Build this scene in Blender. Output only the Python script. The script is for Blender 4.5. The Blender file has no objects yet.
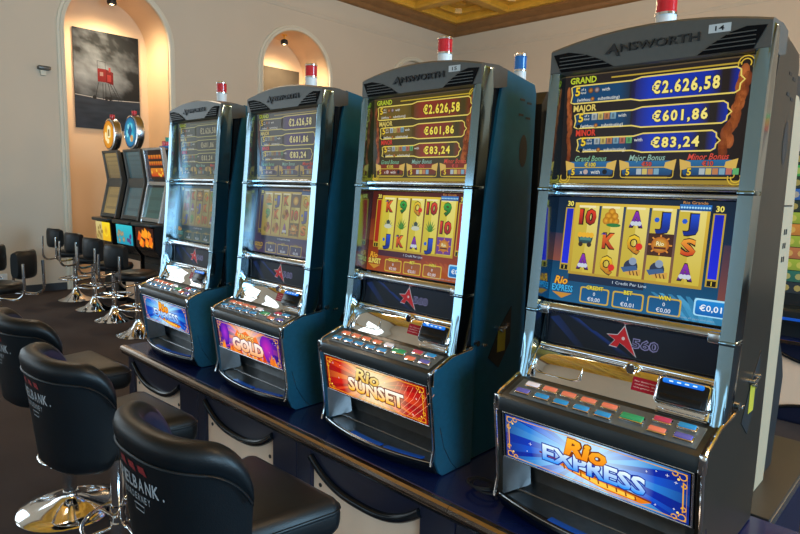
import bpy, bmesh, math, random
from mathutils import Vector, Matrix, noise
random.seed(7)
PI = math.pi
SC = bpy.context.scene
COL = SC.collection

# ------------------------------------------------------------------ helpers
def s2l(c):
    return tuple((x / 12.92 if x <= 0.04045 else ((x + 0.055) / 1.055) ** 2.4) for x in c)

def hx(h):
    h = h.lstrip('#')
    return s2l(tuple(int(h[i:i + 2], 16) / 255 for i in (0, 2, 4)))

def mix(a, b, t):
    return tuple(a[i] * (1 - t) + b[i] * t for i in range(3))

def mat(name, color, rough=.5, metal=0., nscale=0., namt=0., bump=0., bscale=200., coat=0., spec=.5, emit=None, estr=0., stretch=None):
    m = bpy.data.materials.new(name)
    m.use_nodes = True
    nt = m.node_tree
    b = nt.nodes['Principled BSDF']
    b.inputs['Base Color'].default_value = (*color, 1)
    b.inputs['Roughness'].default_value = rough
    b.inputs['Metallic'].default_value = metal
    b.inputs['Specular IOR Level'].default_value = spec
    b.inputs['Coat Weight'].default_value = coat
    b.inputs['Coat Roughness'].default_value = .05
    if emit:
        b.inputs['Emission Color'].default_value = (*emit, 1)
        b.inputs['Emission Strength'].default_value = estr
    tc = nt.nodes.new('ShaderNodeTexCoord')
    src = tc.outputs['Object']
    if stretch:
        mp = nt.nodes.new('ShaderNodeMapping')
        mp.inputs['Scale'].default_value = stretch
        nt.links.new(src, mp.inputs['Vector'])
        src = mp.outputs['Vector']
    if namt > 0:
        n = nt.nodes.new('ShaderNodeTexNoise')
        n.inputs['Scale'].default_value = nscale
        n.inputs['Detail'].default_value = 5
        nt.links.new(src, n.inputs['Vector'])
        r = nt.nodes.new('ShaderNodeMixRGB')
        r.inputs['Color1'].default_value = (*[c * (1 - namt) for c in color], 1)
        r.inputs['Color2'].default_value = (*[min(1, c * (1 + namt)) for c in color], 1)
        nt.links.new(n.outputs['Fac'], r.inputs['Fac'])
        nt.links.new(r.outputs['Color'], b.inputs['Base Color'])
    if bump > 0:
        n2 = nt.nodes.new('ShaderNodeTexNoise')
        n2.inputs['Scale'].default_value = bscale
        nt.links.new(src, n2.inputs['Vector'])
        bp = nt.nodes.new('ShaderNodeBump')
        bp.inputs['Strength'].default_value = bump
        bp.inputs['Distance'].default_value = .002
        nt.links.new(n2.outputs['Fac'], bp.inputs['Height'])
        nt.links.new(bp.outputs['Normal'], b.inputs['Normal'])
    return m

def art_mat(name, strength, base=0.0, rough=.12, spec=.5, coat=0.):
    """vertex coloured picture: a lit display (strength) or a print (base)"""
    m = bpy.data.materials.new(name)
    m.use_nodes = True
    nt = m.node_tree
    b = nt.nodes['Principled BSDF']
    a = nt.nodes.new('ShaderNodeAttribute')
    a.attribute_name = 'Col'
    b.inputs['Roughness'].default_value = rough
    b.inputs['Specular IOR Level'].default_value = spec
    b.inputs['Coat Weight'].default_value = coat
    if strength > 0:
        nt.links.new(a.outputs['Color'], b.inputs['Emission Color'])
        b.inputs['Emission Strength'].default_value = strength
        b.inputs['Base Color'].default_value = (base, base, base, 1)
    else:
        nt.links.new(a.outputs['Color'], b.inputs['Base Color'])
    return m

def me_from(name, verts, faces, mats, smooth=None, cols=None):
    me = bpy.data.meshes.new(name)
    me.from_pydata([tuple(v) for v in verts], [], faces)
    for m in mats:
        me.materials.append(m)
    if cols is not None:
        ca = me.color_attributes.new('Col', 'FLOAT_COLOR', 'POINT')
        flat = []
        for c in cols:
            flat += [c[0], c[1], c[2], 1.0]
        ca.data.foreach_set('color', flat)
    return me

def link(name, me, parent=None, smooth=None):
    o = bpy.data.objects.new(name, me)
    COL.objects.link(o)
    if parent is not None:
        o.parent = parent
    return o

def finish(bm, name, m, parent=None, smooth=None, normals=True):
    if normals:
        bmesh.ops.recalc_face_normals(bm, faces=bm.faces[:])
    me = bpy.data.meshes.new(name)
    bm.to_mesh(me)
    bm.free()
    for x in (m if isinstance(m, (list, tuple)) else [m]):
        me.materials.append(x)
    if smooth:
        for p in me.polygons:
            p.use_smooth = True
        me.set_sharp_from_angle(angle=math.radians(smooth))
    return link(name, me, parent)

def empty(name, loc, label=None, cat=None, group=None, rz=0):
    o = bpy.data.objects.new(name, None)
    COL.objects.link(o)
    o.location = loc
    o.rotation_euler = (0, 0, rz)
    o.empty_display_size = .1
    tag(o, label, cat, group)
    return o

def tag(o, label=None, cat=None, group=None, kind=None):
    if label: o['label'] = label
    if cat: o['category'] = cat
    if group: o['group'] = group
    if kind: o['kind'] = kind
    return o

def box(bm, c, s, bev=0., seg=2, mi=0, M=None):
    r = bmesh.ops.create_cube(bm, size=1)
    vs = r['verts']
    bmesh.ops.scale(bm, vec=s, verts=vs)
    fs = set(f for v in vs for f in v.link_faces)
    if bev > 0:
        es = list(set(e for v in vs for e in v.link_edges))
        rr = bmesh.ops.bevel(bm, geom=es, offset=bev, segments=seg, affect='EDGES', profile=.5)
        fs = set(rr['faces'])
        vs = set(v for f in fs for v in f.verts)
        fs = set(f for v in vs for f in v.link_faces)
        vs = list(vs)
    if M is not None:
        bmesh.ops.transform(bm, matrix=M, verts=vs)
    bmesh.ops.translate(bm, vec=c, verts=vs)
    for f in fs:
        f.material_index = mi
    return vs

def loft(bm, rings, closed_ring=True, cap=True, mi=0):
    R = [[bm.verts.new(p) for p in ring] for ring in rings]
    n = len(R[0])
    for a, b in zip(R, R[1:]):
        for i in range(n if closed_ring else n - 1):
            j = (i + 1) % n
            try:
                f = bm.faces.new((a[i], a[j], b[j], b[i]))
                f.material_index = mi
            except ValueError:
                pass
    if cap:
        for r in (R[0], R[-1]):
            try:
                f = bm.faces.new(r)
                f.material_index = mi
            except ValueError:
                pass
    return R

def lathe(bm, prof, c=(0, 0, 0), n=24, mi=0, axis='z'):
    rings = []
    for r, z in prof:
        ring = []
        for i in range(n):
            a = 2 * PI * i / n
            p = (r * math.cos(a), r * math.sin(a), z)
            if axis == 'y':
                p = (p[0], p[2], p[1])
            ring.append((c[0] + p[0], c[1] + p[1], c[2] + p[2]))
        rings.append(ring)
    loft(bm, rings, True, True, mi)

def tube(bm, pts, r, n=10, closed=False, mi=0):
    P = [Vector(p) for p in pts]
    N = len(P)
    rings = []
    up = None
    for i in range(N):
        if closed:
            t = (P[(i + 1) % N] - P[i - 1])
        else:
            t = P[min(i + 1, N - 1)] - P[max(i - 1, 0)]
        t.normalize()
        if up is None:
            up = Vector((0, 0, 1)) if abs(t.z) < .9 else Vector((1, 0, 0))
        s = t.cross(up).normalized()
        u = s.cross(t).normalized()
        up = u
        rr = r[i] if isinstance(r, (list, tuple)) else r
        rings.append([P[i] + (s * math.cos(2 * PI * k / n) + u * math.sin(2 * PI * k / n)) * rr for k in range(n)])
    if closed:
        R = loft(bm, rings, True, False, mi)
        a, b = R[-1], R[0]
        for i in range(n):
            j = (i + 1) % n
            f = bm.faces.new((a[i], a[j], b[j], b[i]))
            f.material_index = mi
    else:
        loft(bm, rings, True, True, mi)

def prism_x(bm, poly, x0, x1, bev=0., seg=2, mi=0):
    """polygon of (y,z) swept along x"""
    a = [bm.verts.new((x0, y, z)) for y, z in poly]
    b = [bm.verts.new((x1, y, z)) for y, z in poly]
    n = len(poly)
    fs = [bm.faces.new(a), bm.faces.new(b)]
    for i in range(n):
        j = (i + 1) % n
        fs.append(bm.faces.new((a[i], a[j], b[j], b[i])))
    for f in fs:
        f.material_index = mi
    if bev > 0:
        es = list(set(e for f in fs[:2] for e in f.edges))
        bmesh.ops.bevel(bm, geom=es, offset=bev, segments=seg, affect='EDGES', profile=.5)

def prism_y(bm, poly, y0, y1, mi=0, bev=0.):
    a = [bm.verts.new((x, y0, z)) for x, z in poly]
    b = [bm.verts.new((x, y1, z)) for x, z in poly]
    n = len(poly)
    fs = [bm.faces.new(a), bm.faces.new(b)]
    for i in range(n):
        j = (i + 1) % n
        fs.append(bm.faces.new((a[i], a[j], b[j], b[i])))
    for f in fs:
        f.material_index = mi
    if bev > 0:
        es = list(set(e for f in fs[:2] for e in f.edges))
        bmesh.ops.bevel(bm, geom=es, offset=bev, segments=2, affect='EDGES', profile=.5)

# ------------------------------------------------------------------ flat artwork (screens, signs, prints)
_tc = {}
def text_geo(s, off=0.0, sp=1.0):
    k = (s, off, sp)
    if k in _tc:
        return _tc[k]
    cu = bpy.data.curves.new('lettering', 'FONT')
    cu.body = s
    cu.size = 1
    cu.resolution_u = 2
    cu.offset = off
    cu.space_character = sp
    o = bpy.data.objects.new('lettering', cu)
    COL.objects.link(o)
    dg = bpy.context.evaluated_depsgraph_get()
    me = bpy.data.meshes.new_from_object(o.evaluated_get(dg))
    vs = [(v.co.x, v.co.y) for v in me.vertices]
    fs = [tuple(p.vertices) for p in me.polygons]
    bpy.data.meshes.remove(me)
    bpy.data.objects.remove(o)
    bpy.data.curves.remove(cu)
    _tc[k] = (vs, fs)
    return _tc[k]

class Art:
    """2-D drawing in a W x H frame, (0,0) top left, y down; layers lie a hair above each other"""
    def __init__(s, W, H, eps=.00025):
        s.W, s.H, s.eps = W, H, eps
        s.v, s.f, s.c = [], [], []
    def add(s, pts, faces, cols, layer):
        b = len(s.v)
        for p in pts:
            s.v.append((p[0] * s.W, -p[1] * s.H, layer * s.eps))
        for f in faces:
            s.f.append(tuple(b + i for i in f))
        if isinstance(cols, tuple):
            cols = [cols] * len(pts)
        s.c += cols
    def poly(s, pts, col, layer=1):
        s.add(pts, [tuple(range(len(pts)))], col, layer)
    def rect(s, x0, y0, x1, y1, col, layer=1, col2=None, horiz=False):
        c2 = col2 or col
        cs = [col, col, c2, c2] if not horiz else [col, c2, c2, col]
        s.add([(x0, y0), (x1, y0), (x1, y1), (x0, y1)], [(0, 1, 2, 3)], cs, layer)
    def rring(s, x0, y0, x1, y1, rx, n=4):
        ry = rx * s.W / s.H
        pts = []
        for cx, cy, a0 in ((x1 - rx, y0 + ry, -PI / 2), (x1 - rx, y1 - ry, 0), (x0 + rx, y1 - ry, PI / 2), (x0 + rx, y0 + ry, PI)):
            for i in range(n + 1):
                a = a0 + PI / 2 * i / n
                pts.append((cx + rx * math.cos(a), cy + ry * math.sin(a)))
        return pts
    def rrect(s, x0, y0, x1, y1, rx, col, layer=1, col2=None):
        p = s.rring(x0, y0, x1, y1, rx)
        c2 = col2 or col
        s.add(p, [tuple(range(len(p)))], [mix(col, c2, (q[1] - y0) / max(1e-6, y1 - y0)) for q in p], layer)
    def ell(s, cx, cy, rx, col, layer=1, ry=None, n=20, col2=None):
        ry = ry if ry else rx * s.W / s.H
        pts = [(cx, cy)] + [(cx + rx * math.cos(2 * PI * i / n), cy + ry * math.sin(2 * PI * i / n)) for i in range(n)]
        s.add(pts, [(0, i + 1, (i + 1) % n + 1) for i in range(n)], [col] + [col2 or col] * n, layer)
    def line(s, pts, w, col, layer=2, closed=False):
        """w in fractions of the width"""
        P = [Vector((p[0] * s.W, p[1] * s.H)) for p in pts]
        n = len(P)
        L, R = [], []
        for i in range(n):
            if closed:
                t = P[(i + 1) % n] - P[i - 1]
            else:
                t = P[min(i + 1, n - 1)] - P[max(i - 1, 0)]
            if t.length < 1e-9: t = Vector((1, 0))
            t.normalize()
            q = Vector((-t.y, t.x)) * w * s.W / 2
            L.append(P[i] + q); R.append(P[i] - q)
        pts2 = [(v.x / s.W, v.y / s.H) for v in L + R]
        fs = [(i, (i + 1) % n, n + (i + 1) % n, n + i) for i in range(n if closed else n - 1)]
        s.add(pts2, fs, col, layer)
    def text(s, t, cx, cy, h, col, layer=3, w=None, off=.0, shear=0., col2=None, align='c', rot=0., arc=0., sp=1.):
        """h: cap height as a fraction of the frame height; w: width as a fraction of the frame width"""
        vs, fs = text_geo(t, off, sp)
        if not vs: return
        xs = [v[0] for v in vs]; ys = [v[1] for v in vs]
        x0, x1 = min(xs), max(xs)
        k = h * s.H / .70
        kx = k if w is None else w * s.W / (x1 - x0)
        mid = (x0 + x1) / 2 if align == 'c' else (x0 if align == 'l' else x1)
        pts, cs = [], []
        ca, sa = math.cos(rot), math.sin(rot)
        for x, y in vs:
            X = (x - mid) * kx + shear * (y - .35) * k
            Y = (y - .35) * k
            if arc:
                Y -= arc * (X / s.W) ** 2 * s.H
            X, Y = X * ca - Y * sa, X * sa + Y * ca
            pts.append((cx + X / s.W, cy - Y / s.H))
            tt = min(1, max(0, .5 + (y - .35) / .7))
            cs.append(mix(col2, col, tt) if col2 else col)
        s.add(pts, fs, cs, layer)
    def otext(s, t, cx, cy, h, col, ocol, layer=3, w=None, off=.02, ow=.05, **k):
        s.text(t, cx, cy, h, ocol, layer, w=(w * 1.02 if w else None), off=off + ow, **{a: b for a, b in k.items() if a != 'col2'})
        s.text(t, cx, cy, h, col, layer + 1, w=w, off=off, **k)
    def burst(s, cx, cy, inner, outer, rays, n=60, layer=1, x0=0., y0=0., x1=1., y1=1.):
        """radial fan clipped to the rectangle, with a mid ring"""
        def hit(a):
            dx, dy = math.cos(a) * s.H / s.W, math.sin(a)
            t = 1e9
            if dx > 1e-9: t = min(t, (x1 - cx) / dx)
            if dx < -1e-9: t = min(t, (x0 - cx) / dx)
            if dy > 1e-9: t = min(t, (y1 - cy) / dy)
            if dy < -1e-9: t = min(t, (y0 - cy) / dy)
            return t, (cx + dx * t, cy + dy * t), (dx, dy)
        angs = [2 * PI * i / n for i in range(n)]
        for X, Y in ((x0, y0), (x1, y0), (x1, y1), (x0, y1)):
            angs.append(math.atan2(Y - cy, (X - cx) * s.W / s.H) % (2 * PI))
        angs.sort()
        n = len(angs)
        C = (cx, cy)
        for i in range(n):
            a, b = angs[i], angs[(i + 1) % n]
            ta, pa, da = hit(a); tb, pb, db = hit(b)
            br = rays[i % len(rays)]
            stops = [(0, inner), (.45, mix(inner, br, .22)), (.85, mix(inner, mix(outer, br, .8), .62)), (1.3, mix(outer, br, .45)), (1.9, tuple(c * .55 for c in mix(outer, br, .12))), (6., tuple(c * .4 for c in outer))]
            def colat(t):
                for (t0, c0), (t1, c1) in zip(stops, stops[1:]):
                    if t <= t1: return mix(c0, c1, (t - t0) / (t1 - t0))
                return stops[-1][1]
            prev = None
            for t in (0, .25, .45, .65, .85, 1.1, 1.3, 1.7, 2.1, 9):
                ka, kb = min(ta, t), min(tb, t)
                cur = ((cx + da[0] * ka, cy + da[1] * ka), (cx + db[0] * kb, cy + db[1] * kb), colat(ka), colat(kb))
                if prev and (ka > prev[4] or kb > prev[5]):
                    if prev[4] == 0: s.add([prev[0], cur[0], cur[1]], [(0, 1, 2)], [prev[2], cur[2], cur[3]], layer)
                    else: s.add([prev[0], cur[0], cur[1], prev[1]], [(0, 1, 2, 3)], [prev[2], cur[2], cur[3], prev[3]], layer)
                prev = cur + (ka, kb)
    def build(s, name, m, parent, o, u, v):
        """o = top-left corner, u/v unit vectors to the right / up"""
        o, u, v = Vector(o), Vector(u).normalized(), Vector(v).normalized()
        nn = u.cross(v)
        P = [o + u * a + v * b + nn * c for a, b, c in s.v]
        me = me_from(name, P, s.f, [m], cols=s.c)
        return link(name, me, parent)

Z0 = .616                                     # bench top; machine roots stand on it
def shift(bm, dz=-Z0):
    bmesh.ops.translate(bm, vec=(0, 0, dz), verts=bm.verts[:])

# ------------------------------------------------------------------ materials
M = {}
M['chrome'] = mat('chrome', (.86, .88, .9), .09, 1., 3, .04)
M['chrome_col'] = mat('blue tinted chrome', (.30, .46, .56), .13, 1., 3, .05)
M['chrome_soft'] = mat('satin chrome', (.62, .64, .66), .24, 1., 40, .08)
M['mirror'] = mat('mirror steel', (.80, .76, .72), .035, 1., 4, .03)
M['topper'] = mat('gunmetal topper', (.105, .107, .102), .34, .45, 60, .1)
M['black_gloss'] = mat('black gloss plastic', (.006, .008, .011), .2, 0, 8, .2, spec=.35)
M['black'] = mat('black plastic', (.012, .014, .016), .42, 0, 12, .2)
M['hole'] = mat('dark vent cavity', (.003, .003, .004), .7, 0, 10, .2, spec=.1)
M['side_shaded'] = mat('shade-darkened side steel', (.022, .018, .013), .32, .15, 25, .18, bump=.05, bscale=500)  # nearest machine's teal sides, shade and dark reflections put into the colour
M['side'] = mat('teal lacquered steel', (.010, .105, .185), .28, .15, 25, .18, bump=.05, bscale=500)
M['deck_side'] = mat('blue textured plastic', (.009, .090, .165), .42, .05, 60, .25, bump=.25, bscale=600)
M['deck'] = mat('deck black', (.014, .019, .022), .36, 0, 20, .2, bump=.06, bscale=400)
M['plate'] = mat('button plate', (.17, .205, .235), .32, .4, 40, .15)
M['tray'] = mat('tray steel', (.26, .27, .28), .30, 1., 30, .25)
M['navy'] = mat('navy laminate', (.006, .016, .105), .20, 0, 6, .35, coat=.3)
M['navy_dark'] = mat('dark navy panel', (.005, .008, .026), .35, 0, 8, .3)
M['bronze'] = mat('bronze edge trim', (.38, .30, .24), .25, 1., 30, .15)
M['wood'] = mat('pale maple panel', (.80, .58, .42), .45, 0, 9, .12, stretch=(1, 1, .12))
M['leather'] = mat('black leather', (.003, .005, .007), .42, 0, 14, .3, bump=.22, bscale=260, spec=.35)
M['leather_inner'] = mat('navy leather', (.014, .016, .040), .38, 0, 14, .3, bump=.22, bscale=260)
M['carpet'] = mat('dark carpet', (.050, .044, .048), .95, 0, 2, .3, bump=.5, bscale=300, spec=.1)
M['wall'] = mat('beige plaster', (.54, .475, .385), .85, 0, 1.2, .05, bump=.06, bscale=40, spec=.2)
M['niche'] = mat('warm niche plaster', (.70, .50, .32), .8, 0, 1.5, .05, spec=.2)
M['trim'] = mat('pale painted trim', (.60, .57, .47), .6, 0, 3, .05, spec=.3)
M['base'] = mat('dark baseboard', (.018, .020, .024), .5, 0, 6, .2)
M['gold_wood'] = mat('golden coffer wood', (.64, .34, .035), .42, 0, 5, .3, stretch=(1, 1, 1))
M['brown_wood'] = mat('brown cornice wood', (.22, .105, .035), .45, 0, 6, .3)
M['lamp_red'] = mat('red lamp lens', (.42, .010, .018), .15, 0, 5, .1, coat=.5, emit=(.6, .01, .02), estr=.12)
M['lamp_blue'] = mat('blue lamp lens', (.006, .10, .34), .15, 0, 5, .1, coat=.5, emit=(.01, .15, .5), estr=.15)
M['lamp_white'] = mat('white lamp base', (.62, .66, .68), .35, 0, 5, .06)
M['white_panel'] = mat('pale grey side panel', (.42, .31, .20), .5, .1, 10, .06)
M['gold'] = mat('gold metal', (.80, .48, .10), .3, 1., 20, .1)
M['red_emb'] = mat('red stitching', (.22, .008, .010), .7, 0, 300, .3)
M['white_emb'] = mat('silver stitching', (.36, .38, .40), .7, 0, 300, .3)
M['rubber'] = mat('black rubber', (.010, .010, .012), .6, 0, 10, .2)
M['sticker_yellow'] = mat('yellow warning sticker', (.42, .34, .02), .5, 0, 30, .2)
M['letter'] = mat('dark metal lettering', (.050, .052, .055), .28, .9, 30, .1)
M['bulb'] = mat('lit bulb', (1, .8, .5), .5, 0, 3, .02, emit=(1, .72, .38), estr=14.)
M['blue_strip'] = mat('blue glossy strip', (.012, .10, .55), .3, 0, 20, .1, emit=(.01, .10, .6), estr=.12)
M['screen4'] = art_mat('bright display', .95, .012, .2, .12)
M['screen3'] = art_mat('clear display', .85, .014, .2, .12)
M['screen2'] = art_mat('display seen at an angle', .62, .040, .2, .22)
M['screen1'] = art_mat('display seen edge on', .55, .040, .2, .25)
M['sign'] = art_mat('backlit sign', 1.1, .01, .25, .15)
M['print'] = art_mat('printed panel', 0, 0, .3, .12)
M['logo'] = art_mat('backlit logo panel', .55, .01, .3, .12)
M['print_matt'] = art_mat('matt print', 0, 0, .8, .2)

def bt(name, c, e=.35):
    c = hx(c)
    return mat('button ' + name, c, .25, 0, 50, .06, coat=.4, emit=c, estr=e)
B_BLUE, B_SALMON, B_GREEN, B_RED, B_PURPLE, B_WHITE, B_SKY = (bt('blue', '1f6fa8'), bt('salmon', 'd8765c'), bt('green', '2f8f5f'),
    bt('red', 'b03a55'), bt('purple', '5b5aa8'), bt('white', 'd8d4e0'), bt('sky', '2b86c0'))

# ------------------------------------------------------------------ camera (solved from the photograph's vanishing lines)
def make_camera():
    f, pitch, roll, yaw = 600.0086, .127429, .027355, .7629377
    C = Vector((.695945, -1.475888, 1.601693))
    cy, sy = math.cos(yaw), math.sin(yaw)
    fw = Vector((-sy, cy, 0)); rt = Vector((cy, sy, 0)); up = Vector((0, 0, 1))
    c, s = math.cos(pitch), math.sin(pitch)
    F = fw * c - up * s; U0 = up * c + fw * s
    c, s = math.cos(roll), math.sin(roll)
    R = rt * c + U0 * s; U = U0 * c - rt * s
    cam = bpy.data.cameras.new('camera')
    cam.sensor_fit = 'HORIZONTAL'; cam.sensor_width = 36; cam.lens = f / 800 * 36
    cam.clip_start = .05; cam.clip_end = 60
    o = bpy.data.objects.new('camera', cam)
    COL.objects.link(o)
    m = Matrix(((R.x, U.x, -F.x, C.x), (R.y, U.y, -F.y, C.y), (R.z, U.z, -F.z, C.z), (0, 0, 0, 1)))
    o.matrix_world = m
    SC.camera = o
make_camera()

# ------------------------------------------------------------------ slot machines
def C_(h): return hx(h)
PAL = {
 4: dict(bar=('1233b4', '0a1a78'), amt='f4e27a', dark='241a16', left='0f3f66', gold='d8b53a', panel='0d4a80', reel=('cdb63c', 'e8d77a'), bg=('0b2c4a', '0d5a86'), box='0a5a90', side='1420b8', tit='GRAND', sign='blue'),
 3: dict(bar=('8a2c12', '5a2a08'), amt='f6e04a', dark='4a3c0c', left='6a5410', gold='e2c030', panel='7a2408', reel=('d6c634', 'eee27a'), bg=('6a1c08', 'a2420c'), box='a85a0c', side='a82a10', tit='GRAND', sign='red'),
 2: dict(bar=('4a2a58', '2c1c40'), amt='e6d890', dark='4a4234', left='4a4038', gold='b8a04a', panel='4a3450', reel=('a89a4a', 'c8bc74'), bg=('2c2044', '463058'), box='3a2c50', side='3c2a50', tit='GRAND', sign='purple'),
 1: dict(bar=('3a3a30', '2c3028'), amt='b8b08a', dark='4a4a36', left='44452f', gold='8a8450', panel='3c4434', reel=('8a8448', 'a09a5e'), bg=('1a3c3c', '244c46'), box='1c4a48', side='2a3c3c', tit='GRAND', sign='sky'),
}
SYM = {
 4: [['10', 'bag', 'A', 'J', 'J'], ['wagon', 'K', 'Q', 'medal', 'S'], ['A', 'Q', 'train', 'train', 'A']],
 3: [['K', '9', 'Q', '10', '9'], ['agave', 'cactus', 'agave', 'cactus', '10'], ['J', 'K', 'A', 'J', 'medal']],
 2: [['bag', 'J', 'K', 'sun', 'Q'], ['9', 'K', 'shell', '10', 'J'], ['bird', 'shell', 'A', 'medal', 'S']],
 1: [['bird', 'K', 'medal', 'Q', '9'], ['10', 'A', 'J', 'K', 'bag'], ['J', '9', 'Q', '10', 'A']],
}
LETTER = {'10': ('e03a1c', '8a1408'), 'A': ('8a2cb0', '4c1478'), 'J': ('1c4cd0', '0c2888'), 'Q': ('ecc820', 'c07808'), 'K': ('ec6a1c', 'a83008'), '9': ('3aa83a', '12601c'), 'S': ('f0a030', 'c83c10')}

def upper_art(k):
    P = PAL[k]
    W, H = .526, .322
    a = Art(W, H)
    dk, gold, amt = C_(P['dark']), C_(P['gold']), C_(P['amt'])
    white = C_('e8e8dc')
    a.rect(0, 0, 1, 1, dk, 0, mix(dk, C_('100c0a'), .4))
    a.rect(0, .0, 1, .012, C_('5a4a30'), 1)
    a.rect(.28, .045, .93, .058, mix(gold, dk, .35), 1)
    a.rect(0, .965, 1, 1, mix(gold, dk, .55), 1)
    # ornamental pillars of clustered fruit at both sides
    rnd = random.Random(k)
    for i in range(22):
        y = .12 + .62 * i / 21
        x = .955 - .075 * (i / 21) + rnd.uniform(-.016, .016)
        c = mix(C_('c87038'), C_('6a2c14'), rnd.random())
        if k < 3: c = mix(c, dk, .6)
        a.ell(x, y, .021, c, 2, ry=.062, col2=mix(c, C_('3a1408'), .5), n=10)
        x = .030 + .028 * (i / 21) + rnd.uniform(-.01, .01)
        a.ell(x, y + .03, .011, mix(c, dk, .15), 2, ry=.05, col2=mix(c, C_('3a1408'), .5), n=10)
    # corner scrolls
    for cx, cy, sx, sy in ((.95, .06, 1, 1), (.95, .945, 1, -1), (.03, .945, -1, -1)):
        for r in (.022, .036):
            a.line([(cx + sx * r * math.cos(t), cy - sy * 1.6 * r * math.sin(t)) for t in [j * .5 - .6 for j in range(9)]], .005, gold, 3)
    rows = [(.045, .95, .092, .268, 'GRAND', '€2.626,58', .45, .105, 'b6c42e', .16, .30),
            (.075, .905, .348, .498, 'MAJOR', '€601,86', .465, .092, 'd8c060', .14, .25),
            (.10, .865, .575, .715, 'MINOR', '€83,24', .48, .088, 'd03a24', .12, .22)]
    for x0, x1, y0, y1, t, amount, xb, th, tc, tw, aw in rows:
        ym = (y0 + y1) / 2
        pts = [(x0, y0 + .02), (x0 + .02, y0 + .008), (xb - .05, y0 + .008), (xb, y0 - .012), (x1 - .04, y0 - .012), (x1 - .02, y0 + .01), (x1 - .018, ym - .03), (x1, ym),
               (x1 - .018, ym + .03), (x1 - .02, y1 - .01), (x1 - .04, y1 + .01), (xb, y1 + .01), (xb - .05, y1 - .008), (x0 + .02, y1 - .008), (x0, y1 - .02), (x0 + .008, ym)]
        L = C_(P['left']); b1, b2 = C_(P['bar'][0]), C_(P['bar'][1])
        a.rect(x0 + .01, y0 + .01, xb - .12, y1 - .01, L, 1, L)
        a.rect(xb - .12, y0 + .01, xb - .03, y1 - .01, L, 1, dk, True)
        a.rect(xb - .06, y0 - .008, xb + .05, y1 + .006, dk, 1, b1, True)
        a.rect(xb + .05, y0 - .008, x1 - .16, y1 + .006, b1, 1, mix(b1, b2, .5), True)
        a.rect(x1 - .16, y0 - .008, x1 - .10, y1 + .006, mix(b1, b2, .5), 1, dk, True)
        a.rect(x1 - .07, y0 - .004, x1 - .018, y1 + .004, dk, 1, mix(b2, b1, .6), True)
        a.line(pts, .0075, mix(gold, C_('f4ec90'), .35), 4, True)
        a.otext(t, x0 - .01 + tw / 2, y0 - .042, .055, C_(tc), C_('1a1408'), 4, w=tw, off=.03, ow=.05)
        a.otext(amount, (xb + .07 + x1 - .12) / 2, ym, th * .92, amt, C_('14100a'), 4, w=aw * 1.10, off=.035, ow=.04, sp=1.22)
        a.otext('5', x0 + .04, ym - .03, .075, C_('e8c42a'), C_('2a1a06'), 4, off=.03)
        a.text('of a', x0 + .075, ym - .045, .022, white, 4)
        a.text('kind', x0 + .075, ym - .015, .022, white, 4)
        n = {0: 2, 1: 4, 2: 6}[rows.index((x0, x1, y0, y1, t, amount, xb, th, tc, tw, aw))]
        for i in range(n):
            c = [C_('a8b4b8'), C_('c8b460'), C_('b8784c'), C_('78a0b4'), C_('b86a58'), C_('5ca868')][i]
            if k < 3: c = mix(c, dk, .45)
            q = x0 + .105 + i * .037
            if n == 2: a.ell(q + .014, ym - .03, .016, [C_('c08038'), C_('b0a0a0')][i], 4, col2=C_('4a2410'))
            else: a.rect(q, ym - .062, q + .032, ym - .002, c, 4, mix(c, dk, .3)); a.rect(q + .009, ym - .05, q + .022, ym - .014, mix(c, C_('282018'), .6), 5)
        a.text('with', x0 + .105 + n * .037 + .03, ym - .03, .03, white, 4)
        a.text('(without     substituting)', x0 + .165, ym + .048, .03, white, 4, w=.25)
        a.ell(x0 + .133, ym + .048, .012, C_('d08838'), 5, col2=C_('5a2a10'))
        if n > 2: a.ell(x0 + .028, ym + .05, .012, C_('0c0a0a'), 5)
    for i, (x0, x1, t, am, c) in enumerate(((.035, .345, 'Grand Bonus', '€100', '7ab08a'), (.36, .665, 'Major Bonus', '€50', '8ab0a0'), (.68, .955, 'Minor Bonus', '€10', 'd04838'))):
        pc = C_(P['panel'])
        a.rrect(x0 + .02, .80, x1 - .02, .925, .015, mix(pc, C_('4aa0d0') if k == 4 else pc, .25), 1, mix(pc, dk, .4))
        a.line(a.rring(x0 + .012, .855, x1 - .012, .945, .012), .005, mix(gold, dk, .2), 2, True)
        for sx, xx in ((1, x0), (-1, x1)):
            a.poly([(xx, .79), (xx + sx * .055, .815), (xx + sx * .06, .86), (xx + sx * .008, .885)], mix(C_('e0b858'), dk, .15 if k > 2 else .5), 3)
        a.text(t, (x0 + x1) / 2, .772, .05, C_(c), 4, w=.19, off=.01, shear=.25)
        a.otext(am, (x0 + x1) / 2, .828, .036, C_('d8c040') if i == 0 else C_('c84838'), C_('101010'), 3, off=.03)
        a.otext('5', x0 + .052, .895, .055, C_('e8c42a'), C_('2a1a06'), 4, off=.03)
        for j in range((0, 4, 6)[i]):
            cc = [C_('a8b4b8'), C_('c8b460'), C_('b8784c'), C_('78a0b4'), C_('b86a58'), C_('5ca868')][j]
            a.rect(x0 + .10 + j * .031, .868, x0 + .127 + j * .031, .918, cc if k > 2 else mix(cc, dk, .5), 4)
        if i == 0:
            a.text('x      with', x0 + .155, .895, .036, white, 4)
            a.ell(x0 + .13, .895, .014, C_('b8a098'), 5); a.ell(x0 + .245, .895, .014, C_('0c0a14'), 5)
        a.rect(x0 + .04, .938, x1 - .04, .952, mix(gold, dk, .3), 4)
    return a

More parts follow.
